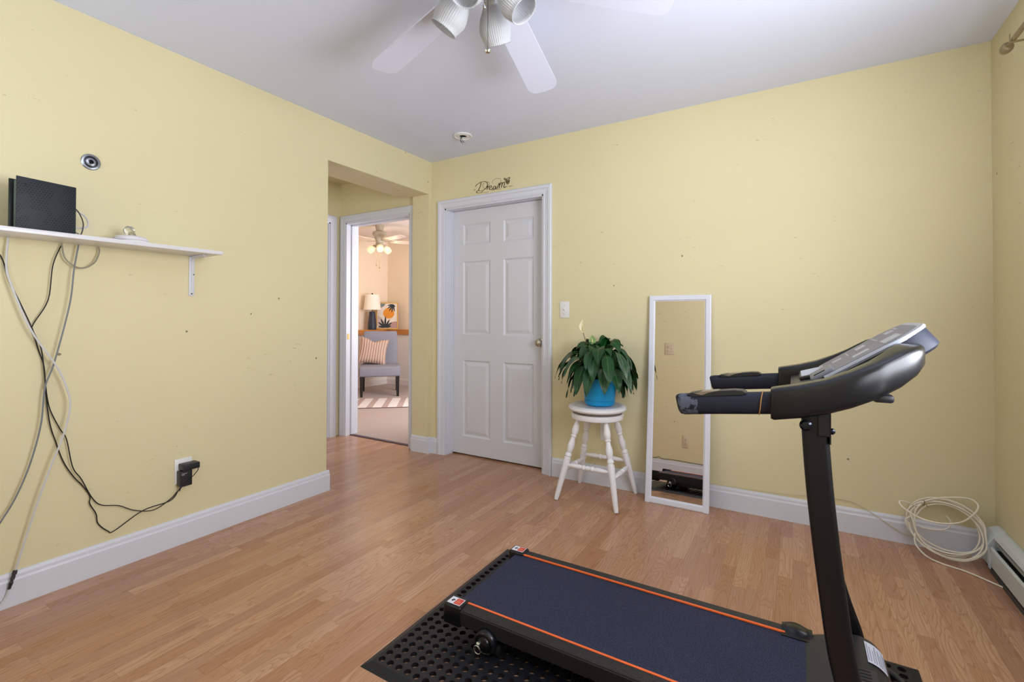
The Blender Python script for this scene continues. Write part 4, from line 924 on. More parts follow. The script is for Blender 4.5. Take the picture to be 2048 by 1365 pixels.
# adapters
def adapter(label, box, cordpts, path, r_, xs_, text=False):
    x0, x1, y0, y1, z0, z1 = box
    t = thing('power_adapter', label, 'power adapter', ((x0+x1)/2, (y0+y1)/2, z0), 'power adapters on the left wall')
    wall_cable('power_cord', '', t, path, r_, KC, xs_, 'PART')
    m = MB(); m.rbox(*box, 0.004, 3); m.build('adapter_body', mat('adapter_black', (36, 38, 44), 0.4), t)
    m = MB(); m.tube(cordpts, 0.0021, 8); m.build('strain_relief', KC, t)
    if text:
        m = MB()
        for i, (a, b, c_) in enumerate(((0.006, 0.030, 0.0), (0.006, 0.019, 0.006))): m.box(x1, x1+0.0005, y0+a, y0+b, z1-0.014-c_, z1-0.0115-c_)
        m.build('printed_text', mat('adapter_print', (170, 172, 178), 0.5), t)
adapter('flat black power adapter plugged into the upper socket of the left wall', (0.0088, 0.062, -1.900, -1.825, 0.372, 0.402), [(0.055, -1.829, 0.373), (0.057, -1.838, 0.355), (0.050, -1.868, 0.322), (0.030, -1.892, 0.292), (0.020, -1.900, 0.268)], blk2, 0.0023, [0.010+0.003*cos(i*1.7) for i in range(len(blk2))])
adapter('upright black power adapter plugged into the lower socket of the left wall', (0.0088, 0.046, -1.907, -1.853, 0.292, 0.369), [(0.030, -1.895, 0.294), (0.024, -1.901, 0.280), (0.017, -1.906, 0.268)], blk, 0.0021, [0.016+0.004*sin(i*1.3) for i in range(len(blk))], True)

# ================================================================== CABLE COIL, THIN CABLE, HEATER, CURTAIN ROD
coil = thing('coiled_cable', 'coil of white coaxial cable standing against the wall in the right corner', 'cable coil', (3.22, -0.09, 0))
CCm = mat('cream_cable_jacket', (236, 228, 212), 0.42)
rn = random.Random(5); pts = []
ex = Vector((0.985, -0.17, 0.0)); base_c = Vector((3.235, -0.095, 0.138))
turns = 7
for i in range(turns*16+1):
    a = 2*pi*i/16+pi; k = i/16; tn = int(k)
    rx = 0.128+0.011*sin(tn*2.1+1); rz = 0.112+0.010*sin(tn*1.7)
    lean = Vector((0, 0.045, 0))*sin(a)      # upper part leans to the wall
    c = base_c+Vector((0.010*sin(tn*1.3), -0.020+0.0075*tn-0.010*sin(tn), 0.008*sin(tn*2.3)))
    p = c+ex*rx*cos(a)+Vector((0, 0, rz*sin(a)))+lean
    p.z = max(p.z, 0.006+0.004*(tn % 3)); p.y = min(p.y, -0.024); p.x = min(p.x, 3.362); pts.append(p)
m = MB(); m.tube(pts, 0.0036, 8, sub=3); m.build('wound_turns', CCm, coil)
m = MB(); m.tube([(3.135, -0.075, 0.215), (3.10, -0.10, 0.232), (3.063, -0.12, 0.240), (3.070, -0.15, 0.222), (3.13, -0.19, 0.196), (3.20, -0.20, 0.192), (3.27, -0.18, 0.205), (3.325, -0.13, 0.235), (3.348, -0.10, 0.268), (3.325, -0.08, 0.288), (3.27, -0.07, 0.282), (3.20, -0.07, 0.262), (3.15, -0.075, 0.235)], 0.0036, 8, sub=8, closed=False); m.build('loose_loop', CCm, coil)
m = MB(); m.tube([(3.25, -0.035, 0.178), (3.262, -0.04, 0.160), (3.262, -0.04, 0.132), (3.235, -0.045, 0.112), (3.19, -0.05, 0.106), (3.15, -0.05, 0.108)], 0.0034, 8); m.build('inner_bight', CCm, coil)
m = MB(); m.tube([(3.12, -0.12, 0.10), (3.118, -0.14, 0.055), (3.15, -0.17, 0.020), (3.20, -0.185, 0.0045), (3.28, -0.225, 0.0045), (3.36, -0.300, 0.0045), (3.40, -0.345, 0.0045), (3.402, -0.43, 0.0045)], 0.0036, 8, sub=8); m.build('trailing_end', CCm, coil)
m = MB()
for p, r_ in (((3.160, -0.075, 0.235), 0.011),):
    m.tube([Vector(p)+Vector((0.006*sin(a)*0.4, r_*1.6*cos(a), r_*sin(a))) for a in [2*pi*k/16 for k in range(16)]], 0.0014, 6, closed=True, sub=1)
    m.tube([Vector(p)+Vector((0.006, -0.018, 0)), Vector(p)+Vector((0.012, -0.022, -0.012))], 0.0012, 6)
m.build('twist_tie', mat('tie_brown', (96, 84, 66), 0.6), coil)
tc_ = free_cable('thin_wire', 'thin cream wire running along the baseboard top to the coil', [(2.05, -0.020, 0.137), (2.30, -0.020, 0.140), (2.60, -0.0195, 0.150), (2.72, -0.010, 0.162), (2.86, -0.008, 0.166), (2.92, -0.014, 0.150), (3.00, -0.022, 0.105), (3.06, -0.026, 0.068), (3.10, -0.028, 0.052), (3.15, -0.040, 0.05)], 0.0017, mat('thin_wire_jacket', (200, 188, 150), 0.5))
wm = mat('dark_coax', (60, 54, 48), 0.5)
free_cable('thin_wire', 'dark wire lying along the far baseboard seen in the mirror', [(0.9, FY+0.014, 0.134), (1.10, FY+0.014, 0.137), (1.16, FY+0.016, 0.150), (1.20, FY+0.014, 0.136), (1.35, FY+0.015, 0.140), (1.6, FY+0.014, 0.135), (1.9, FY+0.014, 0.134)], 0.003, wm)
# baseboard heater along the right wall
ht = thing('baseboard_heater', 'pale metal baseboard heater along the right wall', 'heater', (3.39, -1.4, 0))
HM = mat('heater_enamel', (206, 214, 216), 0.35, bump=0.03, bscale=40)
hx = WX-0.0005
out_ = [(hx, 0.020), (hx-0.058, 0.020), (hx-0.062, 0.026), (hx-0.066, 0.120), (hx-0.040, 0.168), (hx-0.012, 0.180), (hx, 0.180)]
m = MB(); m.prism(out_, -0.160, -0.062, 'y'); ec = m.build('end_cap', HM, ht, bevel=0.0015)
m = MB(); m.prism([(hx, 0.02), (hx-0.004, 0.02), (hx-0.004, 0.176), (hx, 0.176)], -2.55, -0.160, 'y'); m.build('back_plate', HM, ht)
m = MB(); m.prism([(hx-0.060, 0.030), (hx-0.064, 0.112), (hx-0.058, 0.121), (hx-0.053, 0.118), (hx-0.056, 0.108), (hx-0.054, 0.036)], -2.55, -0.178, 'y'); m.build('front_cover', HM, ht, bevel=0.001)
m = MB(); m.prism([(hx-0.046, 0.150), (hx-0.038, 0.166), (hx-0.012, 0.178), (hx-0.004, 0.178), (hx-0.004, 0.172), (hx-0.014, 0.172), (hx-0.034, 0.160), (hx-0.042, 0.148)], -2.55, -0.150, 'y'); m.build('top_hood', HM, ht)
m = MB(); m.prism([(hx-0.050, 0.136), (hx-0.030, 0.146), (hx-0.029, 0.143), (hx-0.049, 0.133)], -2.5, -0.190, 'y'); m.build('damper_blade', mat('damper_metal', (150, 154, 156), 0.3, metal=0.5), ht)
m = MB(); m.box(hx-0.050, hx-0.006, -2.5, -0.175, 0.045, 0.105); m.build('finned_element', ribbed('heater_fins', (20, 20, 20), (64, 62, 60), 1, 150.0, 0.5, 0.6), ht)
m = MB(); m.prism([(hx-0.062, 0.022), (hx-0.062, 0.085), (hx-0.067, 0.115), (hx-0.0665, 0.022)], -0.182, -0.160, 'y'); m.build('end_tab', HM, ht)
m = MB(); m.box(hx-0.060, hx-0.004, -2.55, -0.165, 0.0, 0.021); m.box(hx-0.05, hx-0.01, -0.15, -0.07, 0, 0.021); m.build('floor_bracket', mat('heater_bracket_metal', (70, 70, 70), 0.6), ht)  # dark grey blocks under the heater and its end cap
# curtain rod
cr = thing('curtain_rod', 'bronze-painted curtain rod on the right wall above the window', 'curtain rod', (3.35, -1.6, 2.19))
RM = mat('bronze_rod_paint', (146, 130, 96), 0.4, metal=0.3, noise=0.15, nscale=40); rz = 2.195; rxx = 3.352
m = MB(); m.lathe([(0, -0.028), (0.008, -0.027), (0.015, -0.020), (0.0195, -0.004), (0.020, 0.006), (0.0185, 0.016), (0.013, 0.022), (0.0085, 0.024), (0.0085, 0.030), (0, 0.030)], 28, align((rxx, -0.470, rz), (0, -1, 0))); m.build('finial', RM, cr)
m = MB(); m.lathe([(0.0075, 0), (0.0075, 0.05), (0.0090, 0.052), (0.0090, 2.3), (0, 2.3)], 20, align((rxx, -0.497, rz), (0, -1, 0))); m.build('rod', RM, cr)
for y in (-0.545, -2.6):
    m = MB(); m.rbox(rxx-0.010, WX-0.001, y-0.004, y+0.004, rz-0.014, rz-0.008, 0.001, 1); m.rbox(rxx-0.0125, rxx-0.0095, y-0.004, y+0.004, rz-0.014, rz+0.022, 0.001, 1); m.rbox(WX-0.004, WX-0.0005, y-0.012, y+0.012, rz-0.045, rz+0.02, 0.001, 1); m.build('rod_bracket', RM, cr)

# ================================================================== WALL DECAL (Dream)
INK = mat('decal_vinyl', (84, 72, 34), 0.6)
S_ = dict(D=[(0.4534, 2.1725), (0.4711, 2.1886), (0.5099, 2.2004), (0.5448, 2.1999), (0.5677, 2.185), (0.5671, 2.1603), (0.545, 2.1404), (0.5101, 2.1319), (0.4784, 2.1363), (0.4628, 2.1285), (0.4784, 2.1188), (0.5101, 2.118), (0.5255, 2.1257)],
D2=[(0.5078, 2.2007), (0.5015, 2.1726), (0.4854, 2.1429), (0.4748, 2.1368)],
r=[(0.5691, 2.1669), (0.5712, 2.154), (0.5644, 2.1336)], r2=[(0.5685, 2.1457), (0.5795, 2.1568), (0.5918, 2.1568)],
e=[(0.585, 2.1422), (0.6015, 2.1439), (0.6069, 2.1546), (0.5959, 2.159), (0.585, 2.1463), (0.5892, 2.1313), (0.6056, 2.1273), (0.6192, 2.1374)],
a=[(0.6463, 2.1484), (0.6314, 2.1505), (0.6219, 2.1382), (0.6274, 2.1272), (0.6396, 2.1329), (0.6476, 2.1471), (0.6457, 2.1314), (0.6558, 2.1277)],
m=[(0.657, 2.129), (0.668, 2.150), (0.678, 2.167), (0.682, 2.160), (0.676, 2.130)], m2=[(0.677, 2.140), (0.688, 2.160), (0.699, 2.170), (0.704, 2.160), (0.697, 2.130)],
m3=[(0.698, 2.142), (0.709, 2.161), (0.721, 2.170), (0.727, 2.158), (0.719, 2.134), (0.727, 2.126), (0.739, 2.135)],
h1=[(0.7343, 2.1774), (0.7441, 2.1827), (0.7507, 2.1716), (0.7638, 2.1786), (0.7703, 2.1687), (0.754, 2.1487), (0.7343, 2.1774)], h3=[(0.742, 2.172), (0.752, 2.163), (0.762, 2.171), (0.753, 2.156)],
h2=[(0.7223, 2.2), (0.7342, 2.1954), (0.7408, 2.1877), (0.7507, 2.1929), (0.7703, 2.1984), (0.7683, 2.1858), (0.754, 2.1824), (0.7408, 2.1832), (0.7263, 2.1882), (0.7223, 2.2)])
T_ = dict(fl=[(0.6137, 2.1737), (0.6204, 2.1955), (0.6475, 2.2069), (0.6811, 2.2023), (0.6932, 2.1847), (0.6845, 2.169)], fl2=[(0.5379, 2.1905), (0.524, 2.1751), (0.5345, 2.1505), (0.5519, 2.1452), (0.5622, 2.1639)],
fl3=[(0.5346, 2.1187), (0.5589, 2.1114), (0.5796, 2.1183)], fl4=[(0.5552, 2.1966), (0.5794, 2.1901), (0.5897, 2.1743), (0.5795, 2.1614)],
s0=[(0.4407, 2.1432), (0.4421, 2.1548), (0.4499, 2.1537), (0.4514, 2.1418), (0.4435, 2.1411)],
t1=[(0.6104, 2.1255), (0.6152, 2.1209), (0.6206, 2.1258), (0.6274, 2.1192), (0.6328, 2.1264), (0.6376, 2.1217), (0.6443, 2.1265), (0.6511, 2.1216), (0.6578, 2.1258), (0.6645, 2.1208), (0.6712, 2.1256), (0.678, 2.1212), (0.688, 2.1232), (0.696, 2.1198)],
t2=[(0.7265, 2.1302), (0.7344, 2.1313), (0.741, 2.1282), (0.7475, 2.1328), (0.7541, 2.1285)], t3=[(0.7619, 2.1285), (0.7671, 2.1345), (0.7724, 2.1282), (0.7789, 2.1339), (0.7834, 2.1277), (0.7899, 2.1312), (0.7996, 2.131)])
def smooth2(P, sub=6):
    q = []
    for i in range(len(P)-1):
        p0, p1, p2, p3 = P[max(0, i-1)], P[i], P[i+1], P[min(len(P)-1, i+2)]
        for j in range(sub):
            t = j/sub; q.append(tuple(0.5*((2*p1[k])+(-p0[k]+p2[k])*t+(2*p0[k]-5*p1[k]+4*p2[k]-p3[k])*t*t+(-p0[k]+3*p1[k]-3*p2[k]+p3[k])*t**3) for k in (0, 1)))
    q.append(P[-1]); return q
dec = MB()
def stroke(P, wd, taper=True):
    q = smooth2(P); n = len(q); v = []
    for i, (x, z) in enumerate(q):
        x0, z0 = q[max(0, i-1)]; x1, z1 = q[min(n-1, i+1)]; d = Vector((x1-x0, 0, z1-z0)); d = d.normalized() if d.length > 0 else Vector((1, 0, 0)); nn = Vector((-d.z, 0, d.x))
        w_ = wd*(0.55+0.75*abs(d.z)) if taper else wd
        for y in (-0.0012, -0.0004): v += [Vector((x, y, z))+nn*w_, Vector((x, y, z))-nn*w_]
    f = []
    for i in range(n-1):
        a = i*4; b = a+4; f += [(a, a+1, b+1, b), (a+2, b+2, b+3, a+3), (a, b, b+2, a+2), (a+1, a+3, b+3, b+1)]
    dec.add(v, f, False)
for P in S_.values(): stroke(P, 0.0027)
for P in T_.values(): stroke(P, 0.0008, False)
tag(dec.build('wall_decal', INK, auto=0), 'dark script decal reading Dream on the wall above the closed door', 'wall decal')

# ================================================================== CEILING RING WITH BARE WIRES
cj = thing('ceiling_mount', 'round white mounting ring with loose wires on the ceiling near the corner', 'ceiling mount', (0.588, -0.345, 2.44))
Mc = Matrix.Translation((0.588, -0.345, 2.44)) @ Matrix.Rotation(pi, 4, 'X')
m = MB(); m.lathe([(0.026, 0.0003), (0.066, 0.0003), (0.068, 0.004), (0.064, 0.010), (0.058, 0.011), (0.054, 0.005), (0.044, 0.005), (0.040, 0.009), (0.028, 0.009), (0.026, 0.004)], 40, Mc, cap=False); m.build('mounting_ring', WPL, cj)
m = MB(); m.lathe([(0, 0.0002), (0.027, 0.0002), (0.027, 0.001), (0, 0.001)], 24, Mc); m.build('box_opening', mat('opening_black', (12, 12, 12), 0.9), cj)
m = MB()
for k, (dx, dy) in enumerate(((0, 0), (0.006, 0.004), (-0.004, 0.006))): m.tube([(0.583+dx, -0.345+dy, 2.4385), (0.572+dx, -0.352+dy, 2.420), (0.576+dx*2, -0.350+dy, 2.398), (0.594+dx*2, -0.345+dy, 2.389-0.004*k)], 0.0016, 6)
m.build('loose_wires', KC, cj)
m = MB(); m.tube([(0.596, -0.345, 2.390), (0.606, -0.342, 2.384), (0.604, -0.340, 2.374), (0.594, -0.343, 2.376)], 0.0014, 6); m.build('bare_wire_end', NICKEL, cj)

# ================================================================== CEILING FANS
def fan(root, c, top, zb, rad, blades, m_body, m_blade, globe, az0, bladew, pitch, nglobe=4, globe_az=0.0, chain=0.2, frost=None, gl_scale=1.0, hang=0.0, droop=0.0, lz=None, steep=0.60, kit=(0, 0)):
    lz = lz if lz is not None else zb-0.070
    cx, cy = c; X0 = Matrix.Translation((cx, cy, 0))
    m = MB(); m.lathe([(0, top-0.0003), (0.062, top-0.0003), (0.066, top-0.012), (0.050, top-0.045-hang), (0.030, top-0.055-hang), (0, top-0.055-hang)], 32, X0); m.build('canopy', m_body, root)
    zt = top-0.05-hang
    m = MB(); m.lathe([(0, zt), (0.06, zt), (0.098, zt-0.018), (0.104, zt-0.040), (0.100, zt-0.062), (0.078, zt-0.080), (0.055, min(zb-0.012, zt-0.082)), (0.050, lz+0.040), (0.058, lz+0.028), (0.058, lz-0.005), (0.040, lz-0.025), (0.022, lz-0.030), (0, lz-0.031)], 40, X0); m.build('motor_housing', m_body, root)
    for k in range(blades):
        az = az0+2*pi*k/blades; Mk = Matrix.Translation((cx, cy, zb)) @ Matrix.Rotation(az, 4, 'Z') @ Matrix.Rotation(droop, 4, 'Y') @ Matrix.Rotation(pitch, 4, 'X')
        n = 10; o = [(0.17, -bladew*0.42)]
        for j in range(n+1):
            a = -pi/2+pi*j/n; rr_ = 0.045; yy = bladew*0.5
            cxp = rad-rr_; o.append((cxp+rr_*cos(a) if True else 0, (yy-rr_)*(1 if a > 0 else -1)*(0 if abs(a) < 1e-6 else 1)+rr_*sin(a)))
        o.append((0.17, bladew*0.42))
        m = MB(); m.prism(o, -0.0028, 0.0028, 'z', M=Mk); bl = m.build('blade', m_blade, root, auto=30)
        m = MB(); m.rbox(0.060, 0.20, -0.012, 0.012, -0.008, -0.003, 0.002, 2, M=Mk); m.rbox(0.165, 0.215, -0.040, 0.040, -0.006, -0.0029, 0.001, 1, M=Mk); m.build('blade_iron', m_body, bl)
    for k in range(nglobe):
        az = globe_az+2*pi*k/nglobe; d = Vector((cos(az), sin(az), 0)); p = Vector((cx+kit[0], cy+kit[1], lz))+d*0.050
        ax = (d*0.80+Vector((0, 0, -steep))).normalized(); s_ = gl_scale
        m = MB(); m.tube([p-d*0.012, p+d*0.015, p+d*0.022+ax*0.016], 0.010, 12); m.lathe([(0, 0), (0.022, 0.0), (0.024, 0.004), (0.024, 0.024), (0, 0.024)], 20, align(p+d*0.012+ax*0.008, ax)); m.build('lamp_holder', m_body, root)
        m = MB(); st = p+d*0.012+ax*0.022
        pr = [(0.024, 0.0), (0.030, 0.010), (0.044, 0.035), (0.053, 0.060), (0.055, 0.078), (0.050, 0.100), (0.045, 0.112), (0.0475, 0.117), (0.046, 0.120), (0.043, 0.116), (0.047, 0.100), (0.052, 0.078), (0.050, 0.060), (0.041, 0.036), (0.027, 0.012), (0.021, 0.001)]
        m.lathe([(r*s_, z*s_) for r, z in pr], 176, align(st, ax), cap=False, ripple=44, ramp=0.016); m.build('glass_shade', globe, root, auto=0)
        bulb = m_bulb
        m = MB(); m.lathe([(0, 0.0), (0.011, 0.002), (0.012, 0.02), (0.022, 0.045), (0.024, 0.058), (0.018, 0.072), (0, 0.078)], 20, align(st+ax*0.002, ax)); m.build('bulb', bulb, root)
m_bulb = mat('opal_bulb', (236, 236, 238), 0.3)
FROST = None
g = NT('ribbed_frosted_glass'); b = g.b; b.inputs['Base Color'].default_value = lin((220, 221, 224)); b.inputs['Roughness'].default_value = 0.45; b.inputs['Transmission Weight'].default_value = 0.45; b.inputs['IOR'].default_value = 1.3; b.inputs['Subsurface Weight'].default_value = 0.0
FROST = g.m
fan1 = thing('ceiling_fan', 'large white ceiling fan with four ribbed frosted glass shades hanging in the near room', 'ceiling fan', (1.705, -1.690, 2.44))
FC = (1.705, -1.690)
WB = mat('fan_blade_white', (212, 214, 232), 0.45); FB = mat('fan_body_white', (214, 213, 210), 0.35)
fan(fan1, FC, 2.44, 2.335, 0.655, 5, FB, WB, FROST, R(170.7), 0.140, R(-8), 4, R(12), 0, gl_scale=1.09, hang=-0.045, droop=R(10.5), lz=2.298, steep=1.05, kit=(-0.015, -0.009))
Mch = Matrix.Translation((0, 0, 0))
m = MB(); m.tube([(1.702, -1.684, 2.27), (1.702, -1.684, 2.078)], 0.0012, 6, smooth_path=False); pc1 = m.build('pull_chain', mat('dark_chain', (96, 94, 92), 0.4, metal=0.7), fan1)
m = MB(); m.lathe([(0, 0.0), (0.009, 0.003), (0.0125, 0.009), (0.009, 0.0145), (0.003, 0.017), (0, 0.017)], 20, Matrix.Translation((1.702, -1.684, 2.063))); m.build('chain_knob', CHROME, pc1)
m = MB(); m.tube([(1.708, -1.715, 2.25), (1.708, -1.715, 2.22)], 0.0012, 6, smooth_path=False); pc2 = m.build('pull_chain', mat('dark_chain', (96, 94, 92), 0.4, metal=0.7), fan1)
m = MB(); m.lathe([(0, 0.0), (0.006, 0.002), (0.008, 0.007), (0.006, 0.015), (0.003, 0.020), (0, 0.020)], 16, Matrix.Translation((1.708, -1.715, 2.20))); m.build('chain_knob', CHROME, pc2)

# ================================================================== BEDROOM THINGS
b2 = (-2.60, 1.88)
fan2 = thing('ceiling_fan', 'cream ceiling fan with lit glass shades beyond the bedroom doorway', 'ceiling fan', (b2[0], b2[1], CZ))
m_bulb = mat('warm_lit_bulb', (255, 240, 215), 0.4, emit=(255, 232, 200), es=1.5)
G2 = NT('lit_amber_glass'); G2.b.inputs['Base Color'].default_value = lin((250, 240, 220)); G2.b.inputs['Transmission Weight'].default_value = 0.6; G2.b.inputs['Roughness'].default_value = 0.3; G2.b.inputs['IOR'].default_value = 1.2
G2.b.inputs['Emission Color'].default_value = lin((255, 235, 205)); G2.b.inputs['Emission Strength'].default_value = 0.12
CB = mat('cream_fan_body', (180, 170, 148), 0.4)
fan(fan2, b2, CZ, CZ-0.235, 0.60, 5, CB, mat('cream_fan_blade', (216, 200, 190), 0.5), G2.m, R(-12), 0.13, R(-10), 3, R(-40), 0, gl_scale=0.95, hang=0.045)
for dx, dy, L in ((-0.045, -0.02, 0.26), (0.02, -0.02, 0.30)):
    z0 = CZ-0.33; m = MB(); m.tube([(b2[0]+dx, b2[1]+dy, z0), (b2[0]+dx, b2[1]+dy, z0-L)], 0.0016, 6, smooth_path=False); q = m.build('pull_chain', mat('bronze_chain', (150, 120, 86), 0.4, metal=0.6), fan2)
    m = MB(); m.lathe([(0, 0), (0.007, 0.004), (0.009, 0.010), (0.004, 0.018), (0, 0.02)], 14, Matrix.Translation((b2[0]+dx, b2[1]+dy, z0-L-0.018))); m.build('chain_knob', mat('bronze_chain', (150, 120, 86), 0.4, metal=0.6), q)
for k in range(3):
    az = R(-40)+2*pi*k/3; l = bpy.data.lights.new('fan_bulb_light', 'POINT'); l.energy = 2.6; l.color = (1, 0.80, 0.55); l.shadow_soft_size = 0.03
    o = bpy.data.objects.new('fan_bulb_light', l); COL.objects.link(o); o.location = (b2[0]+cos(az)*0.21, b2[1]+sin(az)*0.21, CZ-0.43)
# chair facing the doorway
chc = Vector((-2.675, 1.972, 0.004)); cz = math.atan2(-0.70, 0.72)        # forward direction
ch_ = thing('slipper_chair', 'grey upholstered armless chair with dark legs in the bedroom corner', 'chair', tuple(chc))
Mc = Matrix.Translation(chc) @ Matrix.Rotation(cz, 4, 'Z')              # local +X forward, Y left
FAB = speckle_material('grey_chair_fabric', (126, 126, 136), (172, 170, 180), 420, 0.62, 0.9, 0.3)
m = MB(); m.rbox(-0.30, 0.32, -0.285, 0.285, 0.285, 0.430, 0.028, 4, M=Mc); m.build('seat', FAB, ch_)
m = MB(); sec = []
for i in range(9):
    t = i/8; z = 0.36+0.56*t; xo = -0.245-0.085*t; th = 0.055-0.012*t; hw = 0.255-0.0*t
    if i == 8: th = 0.030
    rg = []
    for k in range(28):
        a = 2*pi*k/28; e = 0.25; rg.append(Mc @ Vector((xo+th*math.copysign(abs(cos(a))**0.5, cos(a)), (hw-(0.012 if i == 8 else 0))*math.copysign(abs(sin(a))**e, sin(a)), z)))
    sec.append(rg)
m.sweep(sec); m.build('backrest', FAB, ch_, auto=60)
LEG = mat('espresso_wood', (30, 24, 26), 0.4)
for lx, ly, dx in ((0.285, 0.25, 0.0), (0.285, -0.25, 0.0), (-0.27, 0.25, -0.03), (-0.27, -0.25, -0.03)):
    m = MB(); s0 = 0.023; s1 = 0.017
    m.sweep([[Mc @ Vector((lx+a*s0, ly+b_*s0, 0.29)) for a, b_ in ((1, 1), (-1, 1), (-1, -1), (1, -1))], [Mc @ Vector((lx+dx+a*s1, ly+b_*s1, 0.0)) for a, b_ in ((1, 1), (-1, 1), (-1, -1), (1, -1))]], smooth=False); m.build('leg', LEG, ch_)
# pillow
g = NT('ribbed_plush'); tc = g.n('UVMap').outputs[0]; s5 = g.n('SeparateXYZ'); g.l(tc, s5.inputs[0])
sn = g.math('ADD', g.math('MULTIPLY', g.math('SINE', g.math('MULTIPLY', s5.outputs[0], 2*pi*11)), 0.5), 0.5)
nz = g.n('TexNoise', i_Scale=60.0, i_Detail=2.0); g.l(g.n('TexCoord').outputs['Object'], nz.inputs['Vector'])
c = g.mix(g.math('POWER', sn, 0.5), lin((158, 128, 114)), lin((216, 186, 168))); c = g.mix(g.math('MULTIPLY', nz.outputs['Fac'], 0.25), c, lin((180, 150, 136)))
g.l(c, g.b.inputs['Base Color']); g.b.inputs['Roughness'].default_value = 0.9
bp = g.n('Bump', i_Strength=0.8, i_Distance=0.01); g.l(sn, bp.inputs['Height']); g.l(bp.outputs[0], g.b.inputs['Normal'])
N = 24; v = []; f = []; uvs = []
Mpw = Mc @ Matrix.Translation((-0.115, -0.105, 0.628)) @ Matrix.Rotation(R(-8), 4, 'X') @ Matrix.Rotation(R(-20), 4, 'Y')   # plane YZ
for sgn in (1, -1):
    for i in range(N+1):
        for j in range(N+1):
            u = i/N*2-1; w_ = j/N*2-1
            px = u*(0.215-0.022*(1-w_*w_)); pz = w_*(0.205-0.020*(1-u*u))
            if w_ > 0: pz -= 0.045*math.exp(-(u/0.35)**2)*w_**2          # karate chop dip
            th = 0.072*((1-u**4)*(1-w_**4))**0.55
            v.append(tuple(Mpw @ Vector((sgn*th, px, pz)))); uvs.append((i/N, j/N))
    o_ = 0 if sgn == 1 else (N+1)**2
    for i in range(N):
        for j in range(N): a = o_+i*(N+1)+j; f.append((a, a+1, a+N+2, a+N+1) if sgn == 1 else (a, a+N+1, a+N+2, a+1))
me = bpy.data.meshes.new('throw_pillow'); me.from_pydata(v, [], f); ul = me.uv_layers.new(name='UVMap')
for lp in me.loops: ul.data[lp.index].uv = uvs[lp.vertex_index]
me.materials.append(g.m); me.polygons.foreach_set('use_smooth', [True]*len(f)); po = bpy.data.objects.new('throw_pillow', me); COL.objects.link(po)
tag(po, 'ribbed blush throw pillow on the grey chair', 'pillow')
# rug
rc = Vector((-2.03, 1.44, 0.0045)); ra = R(39.5)
g = NT('striped_rug_weave'); tc = g.n('TexCoord').outputs['Object']; s6 = g.n('SeparateXYZ'); g.l(tc, s6.inputs[0])
fr_ = g.math('FRACT', g.math('MULTIPLY', s6.outputs[0], 1/0.185)); st_ = g.math('LESS_THAN', fr_, 0.40)
nz = g.n('TexNoise', i_Scale=130.0, i_Detail=2.0); g.l(tc, nz.inputs['Vector'])
c = g.mix(st_, lin((222, 214, 210)), g.mix(nz.outputs['Fac'], lin((150, 120, 114)), lin((206, 184, 176))))
ed = g.math('GREATER_THAN', g.math('ABSOLUTE', s6.outputs[1]), 0.352); c = g.mix(ed, c, lin((96, 72, 72)))
g.l(c, g.b.inputs['Base Color']); g.b.inputs['Roughness'].default_value = 0.95
bp = g.n('Bump', i_Strength=0.7, i_Distance=0.004); g.l(nz.outputs['Fac'], bp.inputs['Height']); g.l(bp.outputs[0], g.b.inputs['Normal'])
m = MB(); m.rbox(-0.70, 0.70, -0.36, 0.36, 0, 0.008, 0.003, 2); ro = m.build('striped_rug', g.m); ro.location = rc; ro.rotation_euler = (0, 0, ra)
tag(ro, 'small woven rug with white and brown stripes on the bedroom carpet', 'rug')
# lamp on the ledge
lp_ = Vector((-3.42, 2.50, 0.936))
lm = thing('table_lamp', 'table lamp with dark blue ribbed base and white shade on the wooden ledge', 'lamp', tuple(lp_)); Ml = Matrix.Translation(lp_)
NAVY = ribbed('navy_ribbed_ceramic', (26, 32, 48), (52, 60, 80), 2, 75.0, 0.35, 0, 0.6)
m = MB(); m.lathe([(0, 0), (0.066, 0), (0.070, 0.008), (0.072, 0.05), (0.068, 0.12), (0.056, 0.22), (0.048, 0.295), (0.040, 0.302), (0, 0.302)], 36, Ml); m.build('lamp_base', NAVY, lm)
m = MB(); m.lathe([(0.008, 0.30), (0.008, 0.585), (0.014, 0.588), (0.014, 0.606), (0, 0.608)], 14, Ml); m.build('lamp_stem', mat('bronze_stem', (92, 74, 56), 0.4, metal=0.7), lm)
m = MB(); m.lathe([(0.142, 0.330), (0.112, 0.580), (0.1105, 0.580), (0.1405, 0.330)], 40, Ml, cap=False)
m.build('lamp_shade', mat('linen_shade', (246, 236, 222), 0.8, bump=0.2, bscale=200), lm)
m = MB()
for k in range(3): a = 2*pi*k/3; m.tube([Ml @ Vector((0, 0, 0.575)), Ml @ Vector((0.111*cos(a), 0.111*sin(a), 0.575))], 0.0015, 6, smooth_path=False)
m.build('shade_spider', mat('bronze_stem', (92, 74, 56), 0.4, metal=0.7), lm)
